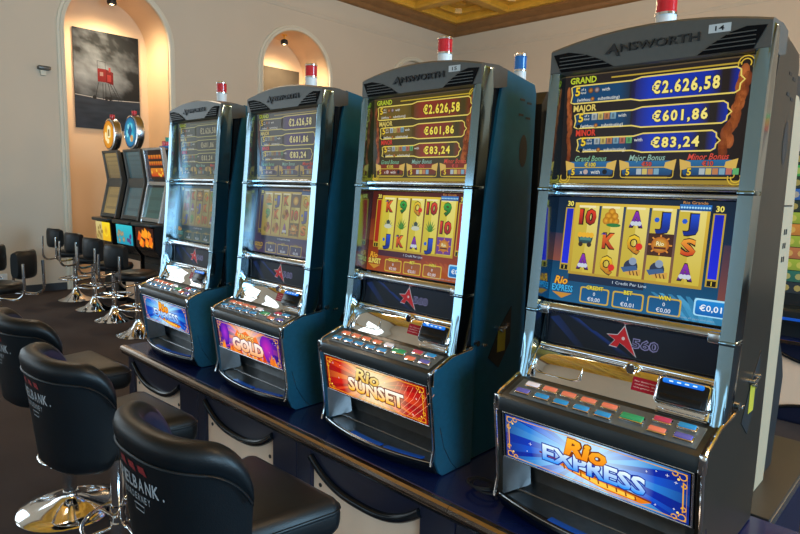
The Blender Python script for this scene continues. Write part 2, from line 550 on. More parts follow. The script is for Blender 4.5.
def symbol(a, s, cx, cy, w, h, k):
    """one reel symbol inside a w x h cell"""
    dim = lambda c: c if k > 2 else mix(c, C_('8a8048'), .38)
    if s in LETTER:
        c, d = LETTER[s]
        a.otext(s, cx, cy, h * .66, dim(C_(c)), dim(C_('241404')), 6, off=.035, ow=.05, col2=dim(C_(d)), w=w * (.80 if s == '10' else .58))
        if s in 'A':
            for i in range(3): a.ell(cx + (i - 1) * w * .14, cy + h * .2, w * .10, dim(C_('c8d0dc')), 8, n=8)
        if s == 'Q': a.ell(cx + w * .24, cy + h * .16, w * .15, dim(C_('d82818')), 8, n=8)
        if s == 'J': a.ell(cx - w * .24, cy - h * .02, w * .11, dim(C_('1c58c8')), 8, n=6)
        if s == 'K': a.poly([(cx - w * .26, cy - h * .38), (cx - w * .10, cy - h * .28), (cx - w * .40, cy - h * .28)], dim(C_('2c2c88')), 8)
    elif s == 'wagon':
        a.poly([(cx - w * .36, cy - h * .15), (cx + w * .36, cy - h * .15), (cx + w * .28, cy + h * .22), (cx - w * .28, cy + h * .22)], C_('2c4a4c'), 6)
        a.rect(cx - w * .26, cy - h * .08, cx + w * .26, cy + h * .06, C_('4a8078'), 7)
        for i in range(4): a.ell(cx + (i - 1.5) * w * .18, cy - h * .2, w * .12, C_('e8b028'), 7, n=8)
        for i in (-1, 1): a.ell(cx + i * w * .2, cy + h * .26, w * .11, C_('38281c'), 8, n=10)
    elif s == 'bag':
        for dx, dy in ((0, -.28), (-.14, -.08), (.14, -.08), (-.22, .14), (0, .14), (.2, .16)):
            a.ell(cx + dx * w, cy + dy * h, w * .17, dim(C_('e8a824')), 6, n=9, col2=dim(C_('a86a10')))
        a.ell(cx + w * .12, cy + h * .34, w * .32, dim(C_('2c7838')), 7, ry=h * .09)
    elif s == 'train':
        a.ell(cx - w * .02, cy + h * .02, w * .30, dim(C_('28304c')), 6)
        a.ell(cx + w * .05, cy - h * .24, w * .16, dim(C_('8898b0')), 7)
        a.poly([(cx - w * .44, cy + h * .08), (cx + w * .2, cy - h * .05), (cx + w * .3, cy + h * .15), (cx - w * .3, cy + h * .3)], dim(C_('3c5c88')), 7)
        a.poly([(cx - w * .25, cy + h * .28), (cx + w * .42, cy + h * .1), (cx + w * .42, cy + h * .38), (cx - w * .1, cy + h * .42)], dim(C_('d0a040')), 8)
        for i in range(3): a.line([(cx + w * (i * .15 - .05), cy + h * .2), (cx + w * (i * .15 + .02), cy + h * .4)], .006, dim(C_('5a3410')), 9)
    elif s == 'medal':
        a.rect(cx - w * .5, cy - h * .5, cx + w * .5, cy + h * .5, dim(C_('42200e') if k != 3 else C_('6c3888')), 6)
        for i in range(8):
            t = i * PI / 4
            a.line([(cx, cy), (cx + w * .47 * math.cos(t), cy + h * .45 * math.sin(t))], .008, dim(C_('e0902c')), 7)
        a.ell(cx, cy, w * .36, dim(C_('e8b438')), 8, ry=h * .36, col2=dim(C_('b05c14')))
        a.otext('Rio', cx, cy - h * .06, h * .18, dim(C_('fff0b0')), dim(C_('5a2408')), 9, off=.03)
        a.line([(cx - w * .24, cy + h * .14), (cx + w * .24, cy + h * .14)], .012, dim(C_('5a2408')), 9)
    elif s == 'agave' or s == 'cactus':
        c1 = C_('6c8478') if s == 'agave' else C_('4c8c2c')
        for i in range(7):
            t = PI * (i + .5) / 7
            tip = (cx - w * .42 * math.cos(t), cy + h * .2 - h * .6 * math.sin(t) * (.8 if s == 'agave' else 1))
            a.poly([(cx - w * .10, cy + h * .34), tip, (cx + w * .10, cy + h * .34)], mix(c1, C_('20341c'), .15 * (i % 3)), 6 + i % 2)
        if s == 'agave':
            a.ell(cx, cy + h * .2, w * .3, C_('c8ccb4'), 8, ry=h * .14)
            a.ell(cx, cy - h * .08, w * .12, C_('38443c'), 8)
    elif s == 'sun':
        a.rect(cx - w * .5, cy - h * .5, cx + w * .5, cy + h * .5, dim(C_('4a2c38')), 6)
        a.ell(cx, cy, w * .3, dim(C_('f0d060')), 7, col2=dim(C_('b06c20')))
    else:  # shell, bird
        for i in range(5):
            a.ell(cx + w * (.22 * math.cos(i * 1.3)), cy + h * .24 * math.sin(i * 1.3), w * .2, dim(C_(['a84030', 'c87848', '6c5028', 'b88838', '783028'][i])), 6, n=9)

def lower_art(k):
    P = PAL[k]
    W, H = .526, .324
    a = Art(W, H)
    b0, b1 = C_(P['bg'][0]), C_(P['bg'][1])
    a.rect(0, 0, 1, .5, mix(b0, C_('1a1410'), .5), 0, b0)
    a.rect(0, .5, 1, 1, b0, 0, b1)
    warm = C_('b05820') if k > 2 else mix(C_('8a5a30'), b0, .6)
    a.rect(.0, .35, .07, .62, mix(b0, warm, .1), 1, mix(warm, b0, .45))
    a.rect(.93, .35, 1, .9, mix(b0, warm, .1), 1, mix(warm, b0, .5))
    for i in range(9):
        c = mix(b1, C_('5ab8e8') if k == 4 else warm, .25 + .3 * (i % 2))
        a.poly([(.60 + i * .045, .80), (.62 + i * .045, .80), (.86 + i * .016, 1), (.78 + i * .016, 1)], c, 1)
    x0, x1, y0, y1 = .125, .835, .075, .705
    cw = (x1 - x0) / 5; ch = (y1 - y0) / 3
    r0, r1 = C_(P['reel'][0]), C_(P['reel'][1])
    gold = C_(P['gold'])
    a.rect(x0 - .015, y0 - .025, x1 + .015, y1 + .025, gold, 2, mix(gold, C_('5a3408'), .4))
    for i in range(5):
        q = x0 + i * cw
        a.rect(q, y0, q + cw / 2, y1, r0, 3, mix(r0, C_('a08020'), .25)); a.rect(q + cw / 2, y0, q + cw, y1, r1, 3, r0)
        if i:
            a.rect(q - .007, y0, q + .007, y1, C_('183c5c') if k == 4 else C_('6a4410'), 4, C_('8a5a2c'))
        a.rect(q + .012, y0, q + cw * .8, y0 + .02, mix(r1, (1, 1, 1), .3), 4)
    for r in range(3):
        for i in range(5):
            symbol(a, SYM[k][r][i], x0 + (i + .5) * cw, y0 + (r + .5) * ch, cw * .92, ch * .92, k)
    sc = C_(P['side'])
    for xa, xb in ((.060, .102), (.872, .915)):
        a.rect(xa - .008, .10, xb + .008, .70, mix(gold, C_('303010'), .3), 2)
        a.rect(xa, .11, xb, .635, sc, 3, mix(sc, C_('2030ff') if k == 4 else sc, .4))
        a.rect(xa, .65, xb, .695, C_('181408'), 3)
        a.text('1', (xa + xb) / 2, .672, .035, C_('e8d040'), 4, off=.02)
        a.otext('30', (xa + xb) / 2, .062, .045, C_('f0e068'), C_('302008'), 4, off=.03)
    a.rect(.70, .035, .855, .085, C_('2c78c8') if k > 2 else mix(C_('2c4868'), b0, .3), 9, C_('184888'))
    a.text('Rio Grande', .775, .018, .024, C_('d89850'), 9, w=.12)
    for i in range(11): a.ell(.71 + i * .0135, .06, .006, C_('a8d8f0') if k > 2 else C_('687888'), 10, n=6)
    a.text('1 Credit Per Line', .48, .762, .026, C_('c8d8e8'), 3, w=.19)
    a.rect(.115, .725, .56, .80, mix(b0, C_('101838'), .6), 1)
    # little game title
    a.otext('Rio', .075, .80, .07, C_('f0a828'), C_('4a2408'), 4, off=.03, shear=.2) if k != 2 else None
    sub = {4: 'EXPRESS', 3: 'SUNSET', 2: 'GOLD', 1: 'EXPRESS'}[k]
    a.otext(sub, .085, .875, .06, C_({4: '38a8e0', 3: 'f8e060', 2: 'd8b040', 1: '60a898'}[k]), C_('182030'), 4, off=.03, w=.135)
    a.poly([(.02, .92), (.15, .92), (.085, .975)], mix(warm, gold, .4), 3)
    bx = C_(P['box'])
    for i, (t, n1, n2) in enumerate((('CREDIT', '0', '€0,00'), ('BET', '1', '€0,01'), ('WIN', '0', '€0,00'))):
        q = .20 + i * .195
        a.rrect(q, .835, q + .175, .985, .012, mix(gold, C_('7a4c10'), .2), 3)
        a.rrect(q + .008, .848, q + .167, .973, .010, mix(bx, C_('0a2840'), .3), 4, bx)
        a.otext(t, q + .087, .838, .034, C_('e8d840') if k > 2 else C_('b0a060'), C_('281c08'), 5, off=.03)
        a.text(n1, q + .087, .893, .032, C_('e8f0f8'), 5)
        a.text(n2, q + .087, .945, .036, C_('e8f0f8'), 5, w=.075)
    a.rrect(.825, .80, .985, .945, .014, C_('a8e0f8') if k > 2 else C_('506a70'), 3)
    a.rrect(.833, .815, .977, .935, .012, C_('1888d8') if k > 2 else C_('2c4c5c'), 4, C_('0c60b0') if k > 2 else C_('2c4858'))
    a.text('€0,01', .905, .875, .048, C_('f4fafc'), 5, w=.105, off=.015)
    a.text('malfunction voids all pays and plays', .80, .975, .016, C_('90a8b8'), 5, w=.26)
    return a

SIGN = {
 4: (('c8ecff', '0a2c9a'), ('38a8ff', '0418a0', '1c6cf0', '0a3cc8', '58c0ff')),
 3: (('fff4c0', 'b80c06'), ('ff5a18', '8a0404', 'e02008', 'ff9030', 'a00808')),
 2: (('ffd0a0', '38108a'), ('e048c0', '4814a8', '9028d0', 'ff6838', '2c0c80')),
 1: (('b8e8ff', '0840b8'), ('40b8ff', '0430a8', '1c80f0', '0850d0', '80d8ff')),
}
def sign_art(k):
    W, H = .530, .140
    a = Art(W, H, .0003)
    (ci, co), rays = SIGN[k]
    a.burst(.5, .42, C_(ci), C_(co), [C_(r) for r in rays], 54, 0)
    rnd = random.Random(20 + k)
    gold = C_('e0a018')
    for i in range(16):
        x, y = rnd.uniform(.06, .94), rnd.uniform(.1, .9)
        r = rnd.uniform(.0015, .004)
        for dx, dy in ((1, 0), (0, 1)):
            a.line([(x - dx * r * 2.5, y - dy * r * 9), (x + dx * r * 2.5, y + dy * r * 9)], .0016, C_('ffffff'), 2)
    # gold border and corner scrolls
    a.line([(.012, .04), (.988, .04), (.988, .96), (.012, .96)], .0045, gold, 3, True)
    a.line([(.024, .2), (.024, .8)], .006, gold, 3)
    a.line([(.972, .2), (.972, .8)], .006, gold, 3)
    for cx, cy, sx, sy in ((.03, .1, 1, 1), (.97, .1, -1, 1), (.03, .9, 1, -1), (.97, .9, -1, -1)):
        for ox, oy, r in ((.0, .0, .017), (.036, -.03, .012), (-.006, .17, .011)):
            a.line([(cx + sx * (ox + r * math.cos(t)), cy + sy * (oy + r * W / H * math.sin(t))) for t in [j * .55 for j in range(10)]], .0055, gold, 4)
        a.ell(cx + sx * .02, cy + sy * .07, .006, C_('ffd860'), 4)
    if k in (4, 1):
        xs, ys = (.26, .76) if k == 4 else (.22, .76), (.42, .66)
        a.poly([(.22, .60), (.52, .72), (.83, .84), (.78, .93), (.60, .93), (.40, .80)], C_('e07a10'), 5)
        a.poly([(.36, .72), (.76, .84), (.74, .90), (.56, .88)], C_('ffc848'), 6)
        for i in range(11):
            x = .27 + i * .048
            a.line([(x, .64 + i * .018), (x + .004, .76 + i * .014)], .008, C_('8a4008'), 7)
        a.line([(.22, .60), (.83, .82)], .010, C_('7a3010'), 7)
        if True:
            a.otext('EXPRESS', .52, .56, .33, C_('e8faff'), C_('0c2c98'), 8, w=.56, off=.035, ow=.05, col2=C_('1c90f0'), rot=-.0)
            a.otext('Rio', .495, .25, .34, C_('f8b428'), C_('7a3404'), 11, off=.045, ow=.05, shear=.22, w=.23, col2=C_('f08a10'))
    elif k == 3:
        for i in range(8):
            x = .60 + i * .045
            a.line([(x - .05, .95), (x + .10, .45), (x + .16, .10)], .0022, C_('ffb088'), 2)
        a.otext('SUNSET', .52, .60, .36, C_('fffdf0'), C_('6a1404'), 8, w=.56, off=.04, ow=.055, col2=C_('ffb818'))
        a.otext('Rio', .46, .25, .34, C_('f8e8a0'), C_('4a1804'), 11, off=.03, ow=.05, shear=.25, w=.24, col2=C_('e8b848'))
    else:
        a.ell(.80, .46, .10, C_('c828b0'), 2, ry=.42, col2=C_('6818a8'))
        a.ell(.13, .40, .07, C_('a830c8'), 2, ry=.40, col2=C_('4414a0'))
        for i in range(26):
            x = rnd.uniform(.05, .95)
            y0 = rnd.uniform(.70, .95)
            a.poly([(x - .02, 1), (x + rnd.uniform(-.03, .03), y0 - .14), (x + .03, 1)], mix(C_('f89028'), C_('c82c18'), rnd.random()), 3)
        a.poly([(.30, .38), (.36, .12), (.40, .26), (.50, .10), (.58, .28), (.66, .18), (.70, .44)], C_('f87830'), 6)
        a.otext('KINGS', .49, .33, .18, C_('ffe090'), C_('7a2408'), 7, w=.26, off=.04, arc=.0, col2=C_('f8a030'))
        a.otext('GOLD', .50, .64, .40, C_('fff4f0'), C_('58143c'), 8, w=.50, off=.06, ow=.05, col2=C_('f8a860'))
    return a

def logo_art(k):
    W, H = .49, .094
    a = Art(W, H, .0002)
    nv = C_('0d1526')
    a.rect(0, 0, 1, 1, nv, 0, C_('090d18'))
    b = C_('1c3f92')
    a.add([(.10, .0), (.20, .10), (.50, .98), (.44, 1)], [(0, 1, 2, 3)], [nv, mix(b, nv, .1), nv, nv], 1)
    a.add([(.0, .2), (.06, .1), (.26, 1), (.2, 1)], [(0, 1, 2, 3)], [mix(b, nv, .5), mix(b, nv, .7), nv, mix(b, nv, .9)], 1)
    a.add([(.26, .35), (.32, .4), (.56, 1), (.5, 1)], [(0, 1, 2, 3)], [b, mix(b, nv, .5), nv, nv], 1)
    red, wh = C_('c81e26'), C_('c8ccd4')
    star = [(.38, .40), (.455, .36), (.50, .02), (.535, .40), (.56, .62), (.60, 1.0), (.515, .72), (.475, .62), (.46, .80), (.405, .78), (.44, .56)]
    star = [((p[0] - .5) * .80 + .49, (p[1] - .5) * .84 + .5) for p in star]
    cxs = sum(p[0] for p in star) / len(star); cys = sum(p[1] for p in star) / len(star)
    big = [((p[0] - cxs) * 1.10 + cxs, (p[1] - cys) * 1.12 + cys) for p in star]
    def fan(pts, col, lay):
        a.add([(cxs, cys)] + pts, [(0, i + 1, (i + 1) % len(pts) + 1) for i in range(len(pts))], col, lay)
    fan(big, wh, 3); fan(star, red, 4)
    a.ell(.49, .46, .010, C_('e8d0d0'), 5)
    a.text('560', .620, .54, .27, C_('8a88b8'), 3, w=.155, off=.06)
    a.text('560', .620, .54, .25, C_('10182c'), 4, w=.148, off=.0)
    return a

def sticker_art(W, H, lines, flag=True):
    a = Art(W, H, .0002)
    a.rect(0, 0, 1, 1, C_('a01c30'), 0)
    x = .62 if flag else .5
    if flag:
        a.rect(.06, .12, .26, .72, C_('d0d4c0'), 1); a.rect(.11, .2, .22, .62, C_('58805c'), 2)
    for i, t in enumerate(lines):
        a.text(t, x, .16 + .68 * (i + .5) / len(lines), .10, C_('f0d8d8'), 1, w=(.58 if flag else .84) * (1 - .06 * (i % 2)))
    return a

GLASS = {'ut': (.240, 1.960), 'ub': (.2385, 1.640), 'lt': (.247, 1.595), 'lb': (.2145, 1.2725)}
CH = [(.212, 2.034), (.203, 1.95), (.197, 1.85), (.187, 1.72), (.175, 1.60), (.164, 1.45), (.150, 1.30), (.138, 1.18), (.124, 1.09), (.108, 1.03)]
_mc = {}
def cached(key, name, parent, build):
    """build the mesh once; later machines share it"""
    if key in _mc:
        return link(name, _mc[key], parent)
    o = build()
    _mc[key] = o.data
    return o

def slot_machine(k, X, label):
    root = empty('slot_machine', (X, 0, Z0), label, 'slot machine', 'slot machines standing along the bench')
    def part(key, name, m, fn, parent=root, smooth=None):
        def b():
            bm = bmesh.new(); fn(bm); shift(bm)
            return finish(bm, name, m, parent, smooth)
        return cached(key, name, parent, b)
    # cabinet body
    def f(bm):
        prism_x(bm, [(.565, .617), (.565, 2.015), (.36, 2.02), (.30, 1.96), (.275, 1.6), (.25, 1.25), (.235, 1.20), (.215, 1.10), (.215, .617)], -.272, .272)
    part('body', 'cabinet', M['black_gloss'], f)
    for sx in (-1, 1):
        def f(bm):
            poly = [(.565, .619), (.570, .75), (.570, 1.98), (.555, 2.012), (.355, 2.040), (.325, 1.90), (.298, 1.74), (.262, 1.55), (.245, 1.40), (.238, 1.25), (.238, .619)]
            prism_x(bm, poly, sx * .2725, sx * .2845, .003, 2)
            xo = sx * .2842
            for (y, z) in ((.475, 1.945), (.522, 1.937), (.470, 1.890), (.517, 1.882)):
                box(bm, (xo, y, z), (.003, .030, .008), .0, mi=1)
            lathe_pts = [(xo + sx * .0012, .495 + .026 * math.cos(t), 1.76 + .060 * math.sin(t)) for t in [2 * PI * i / 24 for i in range(24)]]
            vs = [bm.verts.new(p) for p in lathe_pts]
            fc = bm.faces.new(vs); fc.material_index = 1
        part('side%d%d' % (sx, k == 4), 'side_panel', [M['side_shaded'] if k == 4 else M['side'], M['black']], f)
    # recess hardware on the right side
    def f(bm):
        prism_x(bm, [(.33, .99), (.40, .94), (.47, 1.03), (.47, 1.17), (.40, 1.10)], .284, .2865)
    part('recess', 'lock_recess', M['black'], f)
    def f(bm):
        box(bm, (.2875, .41, 1.045), (.001, .05, .085), 0)
    part('ystick', 'warning_sticker', M['sticker_yellow'], f)
    def f(bm):
        for y, z in ((.375, 1.10), (.40, 1.085), (.43, 1.105)):
            tube(bm, [(.284, y, z), (.300, y, z)], .007, 10)
        box(bm, (.292, .405, 1.094), (.008, .06, .012), .003)
    part('lock', 'side_lock', M['chrome_soft'], f, smooth=40)
    part('lock2', 'lock_cylinder', M['chrome_soft'], lambda bm: tube(bm, [(.284, .25, 1.06), (.297, .25, 1.06)], .011, 12), smooth=40)
    part('lock3', 'latch', M['chrome_soft'], lambda bm: box(bm, (.290, .30, 1.045), (.008, .022, .008), .002))
    # chrome edge columns
    for sx in (-1, 1):
        def f(bm):
            poly = [(y, z) for y, z in CH] + [(y + .070, z) for y, z in reversed(CH)]
            xs = sorted((sx * .262, sx * .2965))
            prism_x(bm, poly, xs[0], xs[1], .0145, 4)
            for z, y in ((1.617, .176), (1.243, .146)):
                box(bm, (sx * .279, y + .030, z), (.040, .070, .012), .004)
        part('chrome%d' % sx, 'chrome_column', M['chrome_col'], f, smooth=40)
    # topper hood with arched top
    def arch(x): return 2.034 + .034 * (1 - (x / .295) ** 2)
    def f(bm):
        n = 18
        top = [(-.295 + .59 * i / n) for i in range(n + 1)]
        rings = []
        for y, dz, zb in ((.203, -.006, 1.966), (.209, .0, 1.962), (.30, .006, 1.962), (.355, -.002, 1.975)):
            rings.append([(x, y + (.02 if False else 0), arch(x) + dz) for x in top] + [(.295, y, zb), (-.295, y, zb)])
        loft(bm, rings, True, True)
    hood = part('hood', 'topper_hood', M['topper'], f, smooth=35)
    for sx in (-1, 1):
        def f(bm):
            if sx < 0: pl = [(-.284, 2.018), (-.235, 2.021), (-.185, 2.010), (-.135, 1.990), (-.094, 1.966), (-.258, 1.966)]
            else: pl = [(.284, 2.018), (.240, 2.021), (.205, 2.012), (.165, 1.990), (.130, 1.966), (.258, 1.966)]
            prism_y(bm, pl, .199, .206)
            for i in range(4):
                z = 1.976 + i * .0105
                def xin(zz):
                    pts = pl[1:5]
                    for (xa, za), (xb, zb) in zip(pts, pts[1:]):
                        if zb <= zz <= za: return xa + (xb - xa) * (za - zz) / (za - zb)
                    return pts[0][0]
                a, b = sx * .262, xin(z)
                box(bm, ((a + b) / 2, .198, z), (abs(a - b), .003, .0022), 0, mi=1)
        part('vent%d' % sx, 'vent', [M['hole'], M['topper']], f, hood)
    # raised maker's lettering
    def letters():
        a = Art(.256, .027, .0)
        a.text('NSWORTH', .58, .52, .78, (0, 0, 0), 0, w=.82, off=.015)
        a.poly([(.0, .98), (.10, .0), (.17, 1.3), (.135, 1.3), (.105, .72), (.06, .72), (.045, .98)], (0, 0, 0), 0)
        bm = bmesh.new()
        vs = [bm.verts.new((-.121 + x, .2015, 2.0275 + y)) for x, y, z in a.v]
        for fc in a.f:
            try: bm.faces.new([vs[i] for i in fc])
            except ValueError: pass
        r = bmesh.ops.extrude_face_region(bm, geom=bm.faces[:])
        bmesh.ops.translate(bm, vec=(0, -.004, 0), verts=[v for v in r['geom'] if isinstance(v, bmesh.types.BMVert)])
        shift(bm)
        return finish(bm, 'lettering', M['letter'], hood)
    cached('letters', 'lettering', hood, letters)
    num = {4: '14', 3: '15'}.get(k)
    if num:
        a = Art(.052, .021, .0002)
        a.rect(0, 0, 1, 1, C_('c4ccd0'), 0); a.text(num, .5, .5, .55, C_('20262c'), 1, w=.42, off=.02)
        a.build('number_plate', M['print'], hood, (.152, .2015, 2.0375 - Z0), (1, 0, -.02), (0, 0, 1))
    # beacon lamp
    LP = (-.035, .40, 0)
    lm = part('lampbase', 'signal_lamp', M['lamp_white'], lambda bm: lathe(bm, [(.034, 2.019), (.034, 2.03), (.029, 2.032), (.029, 2.134)], LP), smooth=30)
    part('lamplens', 'lamp_lens', M['lamp_red'], lambda bm: lathe(bm, [(.029, 2.141), (.029, 2.190)], LP), lm, smooth=30)
    part('lampring', 'lamp_ring', M['chrome'], lambda bm: lathe(bm, [(.031, 2.134), (.031, 2.141)], LP), lm, smooth=30)
    part('lampcap', 'lamp_cap', M['chrome'], lambda bm: lathe(bm, [(.031, 2.190), (.031, 2.197), (.025, 2.201)], LP), lm, smooth=30)
    # display bezel
    def f(bm):
        for (ya, za), (yb, zb) in (((.245, 1.964), (.2435, 1.636)), ((.252, 1.60), (.2195, 1.268))):
            prism_x(bm, [(ya, za), (ya + .02, za), (yb + .02, zb), (yb, zb)], -.268, .268)
    part('bezel', 'display_bezel', M['black_gloss'], f)
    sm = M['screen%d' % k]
    (y1, z1), (y2, z2) = GLASS['ut'], GLASS['ub']
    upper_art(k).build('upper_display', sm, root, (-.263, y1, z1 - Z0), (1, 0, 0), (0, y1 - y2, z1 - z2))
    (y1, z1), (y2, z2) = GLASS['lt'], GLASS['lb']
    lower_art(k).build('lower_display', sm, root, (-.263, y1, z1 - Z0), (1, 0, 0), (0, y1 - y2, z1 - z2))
    def f(bm):
        box(bm, (0, .224, 1.628), (.526, .036, .018), .006, 3)
        box(bm, (0, .231, 1.606), (.526, .030, .016), .005, 3)
    part('crossbar', 'chrome_crossbar', M['chrome_soft'], f, smooth=40)
    def f(bm):
        M_ = Matrix.Rotation(math.radians(-24), 4, 'X')
        box(bm, (0, .190, 1.252), (.522, .046, .026), .007, 3, M=M_)
        box(bm, (-.245, .176, 1.250), (.034, .040, .030), .006, 3)
        box(bm, (.245, .176, 1.250), (.034, .040, .030), .006, 3)
    part('ledge', 'display_ledge', M['chrome_soft'], f, smooth=40)
    # logo panel
    def f(bm):
        prism_x(bm, [(.205, 1.242), (.225, 1.242), (.214, 1.138), (.192, 1.138)], -.262, .262)
        for sx in (-1, 1): box(bm, (sx * .251, .2, 1.19), (.010, .02, .10), .003)
    lp = part('logo', 'logo_panel', M['black_gloss'], f)
    logo_art(k).build('logo', M['logo'], lp, (-.245, .2035, 1.237 - Z0), (1, 0, 0), (0, .012, .098))
    sticker_art(.070, .036, ['ACHTUNG AB', '18 JAHREN', 'SPIELEN KANN', 'SÜCHTIG MACHEN']).build('red_sticker', M['print'], lp, (.172, .1995, 1.191 - Z0), (1, 0, -.02), (0, .012, .098))
    # mirror-polished service door below the logo
    def f(bm):
        prism_x(bm, [(.178, 1.128), (.163, 1.123), (.151, 1.112), (.141, 1.095), (.131, 1.068), (.120, 1.038), (.13, 1.036), (.21, 1.036), (.21, 1.13)], -.258, .258, .002)
    mp = part('mirror', 'service_door', M['mirror'], f, smooth=30)
    def f(bm):
        tube(bm, [(-.255, .178, 1.132), (.255, .178, 1.132)], .010, 12)
        tube(bm, [(-.255, .178, 1.132), (-.258, .150, 1.10), (-.258, .110, 1.045)], .006, 8)
        tube(bm, [(.255, .178, 1.132), (.258, .150, 1.10), (.258, .110, 1.045)], .006, 8)
    part('mirrorrim', 'door_rim', M['chrome'], f, mp, smooth=40)
    def f(bm):
        pts = [(-.252, .168, 1.124), (-.10, .168, 1.124), (-.092, .160, 1.115), (-.100, .124, 1.066), (-.120, .119, 1.060), (-.225, .119, 1.060), (-.245, .124, 1.066)]
        tube(bm, [(x, y - .003, z) for x, y, z in pts], .0018, 6, True)
    part('flap', 'flap_outline', M['chrome'], f, mp, smooth=40)
    def f(bm):
        tube(bm, [(.041 + .020 * math.cos(t), .162 + .004 * math.sin(t), 1.123 + .011 * math.sin(t)) for t in [2 * PI * i / 18 for i in range(18)]], .004, 8, True)
        lathe(bm, [(.012, .150), (.012, .17)], (.041, 0, 1.122), 14, axis='y')
    part('key', 'key_lock', M['chrome'], f, mp, smooth=40)
    sticker_art(.072, .038, ['Nur Geldscheine', 'einführen, die', 'nicht gefaltet sind'], False).build('red_note', M['print'], mp, (.054, .1455, 1.108 - Z0), (1, 0, -.02), (0, .016, .038))
    # bill acceptor
    def f(bm):
        R = Matrix.Rotation(math.radians(-26), 4, 'X')
        box(bm, (.192, .140, 1.092), (.146, .040, .080), .016, 3, M=R)
        for i in range(5): box(bm, (.192, .118 - i * .004, 1.048 - i * .005), (.12, .004, .002), 0)
    ba = part('bill', 'bill_acceptor', M['chrome'], f, smooth=40)
    def f(bm):
        R = Matrix.Rotation(math.radians(-26), 4, 'X')
        box(bm, (.192, .122, 1.098), (.124, .012, .062), .006, 2, M=R)
        box(bm, (.192, .110, 1.082), (.105, .010, .020), .002, 2, M=R)
    part('billslot', 'bill_slot', M['black_gloss'], f, ba, smooth=40)
    a = Art(.104, .013, .0003)
    a.rrect(0, 0, 1, 1, .05, C_('1c8cf0'), 0, C_('0c60d0'))
    for i in range(4): a.rect(.16 + i * .19, .35, .26 + i * .19, .62, C_('d8f0ff'), 1)
    a.build('slot_light', M['sign'], ba, (.140, .1265, 1.130 - Z0), (1, 0, 0), (0, .44, .9))
    # button deck
    def f(bm):
        prism_x(bm, [(.008, .950), (-.004, .955), (-.006, .975), (.000, .994), (.012, 1.0035), (.105, 1.036), (.215, 1.040), (.215, .950)], -.288, .288, .004)
    dk = part('deck', 'button_deck', M['deck'], f, smooth=30)
    sl = math.atan2(.0325, .093)
    def up(x, y, h=0.): return (x, y - h * math.sin(sl), 1.0035 + (y - .012) * math.tan(sl) + h * math.cos(sl))
    def f(bm):
        prism_x(bm, [up(0, .014, .0005)[1:], up(0, .094, .0005)[1:], up(0, .094, .003)[1:], up(0, .014, .003)[1:]], -.262, .268, .001)
    part('plate', 'button_plate', M['plate'], f, dk)
    btns = [(-.212, .069, B_WHITE if k == 4 else B_SALMON), (-.154, .069, B_SALMON), (-.094, .068, B_SALMON), (-.033, .067, B_SALMON), (.028, .067, B_SALMON if k == 4 else B_WHITE),
            (-.223, .032, B_PURPLE if k == 4 else B_SKY), (-.159, .031, B_SKY), (-.097, .030, B_SKY), (-.035, .030, B_SKY), (.027, .030, B_SKY),
            (.098, .049, B_GREEN), (.168, .072, B_RED), (.170, .031, B_SALMON), (.228, .073, B_SKY), (.233, .034, B_PURPLE)]
    for x, y, bm_ in btns:
        g = bm_ is B_GREEN
        def bb(g=g, x=x, y=y, bm_=bm_):
            bm = bmesh.new()
            w, d = (.066, .030) if g else (.050, .0245)
            R = Matrix.Rotation(sl, 4, 'X')
            box(bm, (0, 0, .004), (w, d, .010), .004, 2, mi=0)
            box(bm, (0, 0, .0075), (w - .008, d - .007, .010), .003, 2, mi=1)
            bmesh.ops.transform(bm, matrix=R, verts=bm.verts[:])
            return finish(bm, 'button', [M['chrome'], bm_], dk, 40)
        o = cached('btn%d%s' % (g, bm_.name), 'button', dk, bb)
        q = up(x, y, .003)
        o.location = (q[0], q[1], q[2] - Z0)
    # deck cheeks, chrome edge and corner caps
    for sx in (-1, 1):
        xs = sorted((sx * .280, sx * .297))
        def f(bm):
            prism_x(bm, [(.002, .996), (.000, .95), (.012, .87), (.022, .80), (.030, .73), (.036, .67), (.055, .632), (.075, .6175), (.236, .6175), (.236, 1.052), (.105, 1.038), (.012, 1.004)], xs[0], xs[1], .003)
        part('cheek%d%d' % (sx, k == 4), 'deck_cheek', M['side_shaded'] if k == 4 else M['deck_side'], f)
        def f(bm):
            x = sx * .294
            tube(bm, [(x, .215, 1.048), (x, .105, 1.040), (x, .012, 1.006), (x, -.003, .992), (x, -.005, .95), (x, .007, .87), (x, .017, .80), (x, .026, .73), (x, .012, .67)], .0048, 8)
            box(bm, (sx * .291, -.001, .978), (.020, .014, .048), .004, 2)
            tube(bm, [(x + sx * .002, .05, .80), (x + sx * .002, .075, .72), (x + sx * .002, .12, .65), (x + sx * .002, .15, .62)], .002, 6)
        part('edge%d' % sx, 'chrome_edge', M['chrome'], f, smooth=40)
    # lit belly sign
    def f(bm):
        prism_x(bm, [(.004, .952), (.027, .800), (.10, .800), (.10, .952)], -.280, .280)
    sp = part('signbox', 'sign_box', M['black_gloss'], f)
    sign_art(k).build('lit_sign', M['sign'], sp, (-.265, .0025, .9445 - Z0), (1, 0, 0), (0, -.0225, .1455))
    def f(bm):
        for z, y in ((.950, .0015), (.803, .0245)): box(bm, (0, y, z), (.548, .006, .005), .002)
        for sx in (-1, 1): tube(bm, [(sx * .272, .0015, .95), (sx * .272, .0245, .803)], .003, 6)
    part('signrim', 'sign_rim', M['chrome_soft'], f, sp)
    # coin tray
    def yl(x): return .026 - .048 * (1 - (x / .285) ** 2)
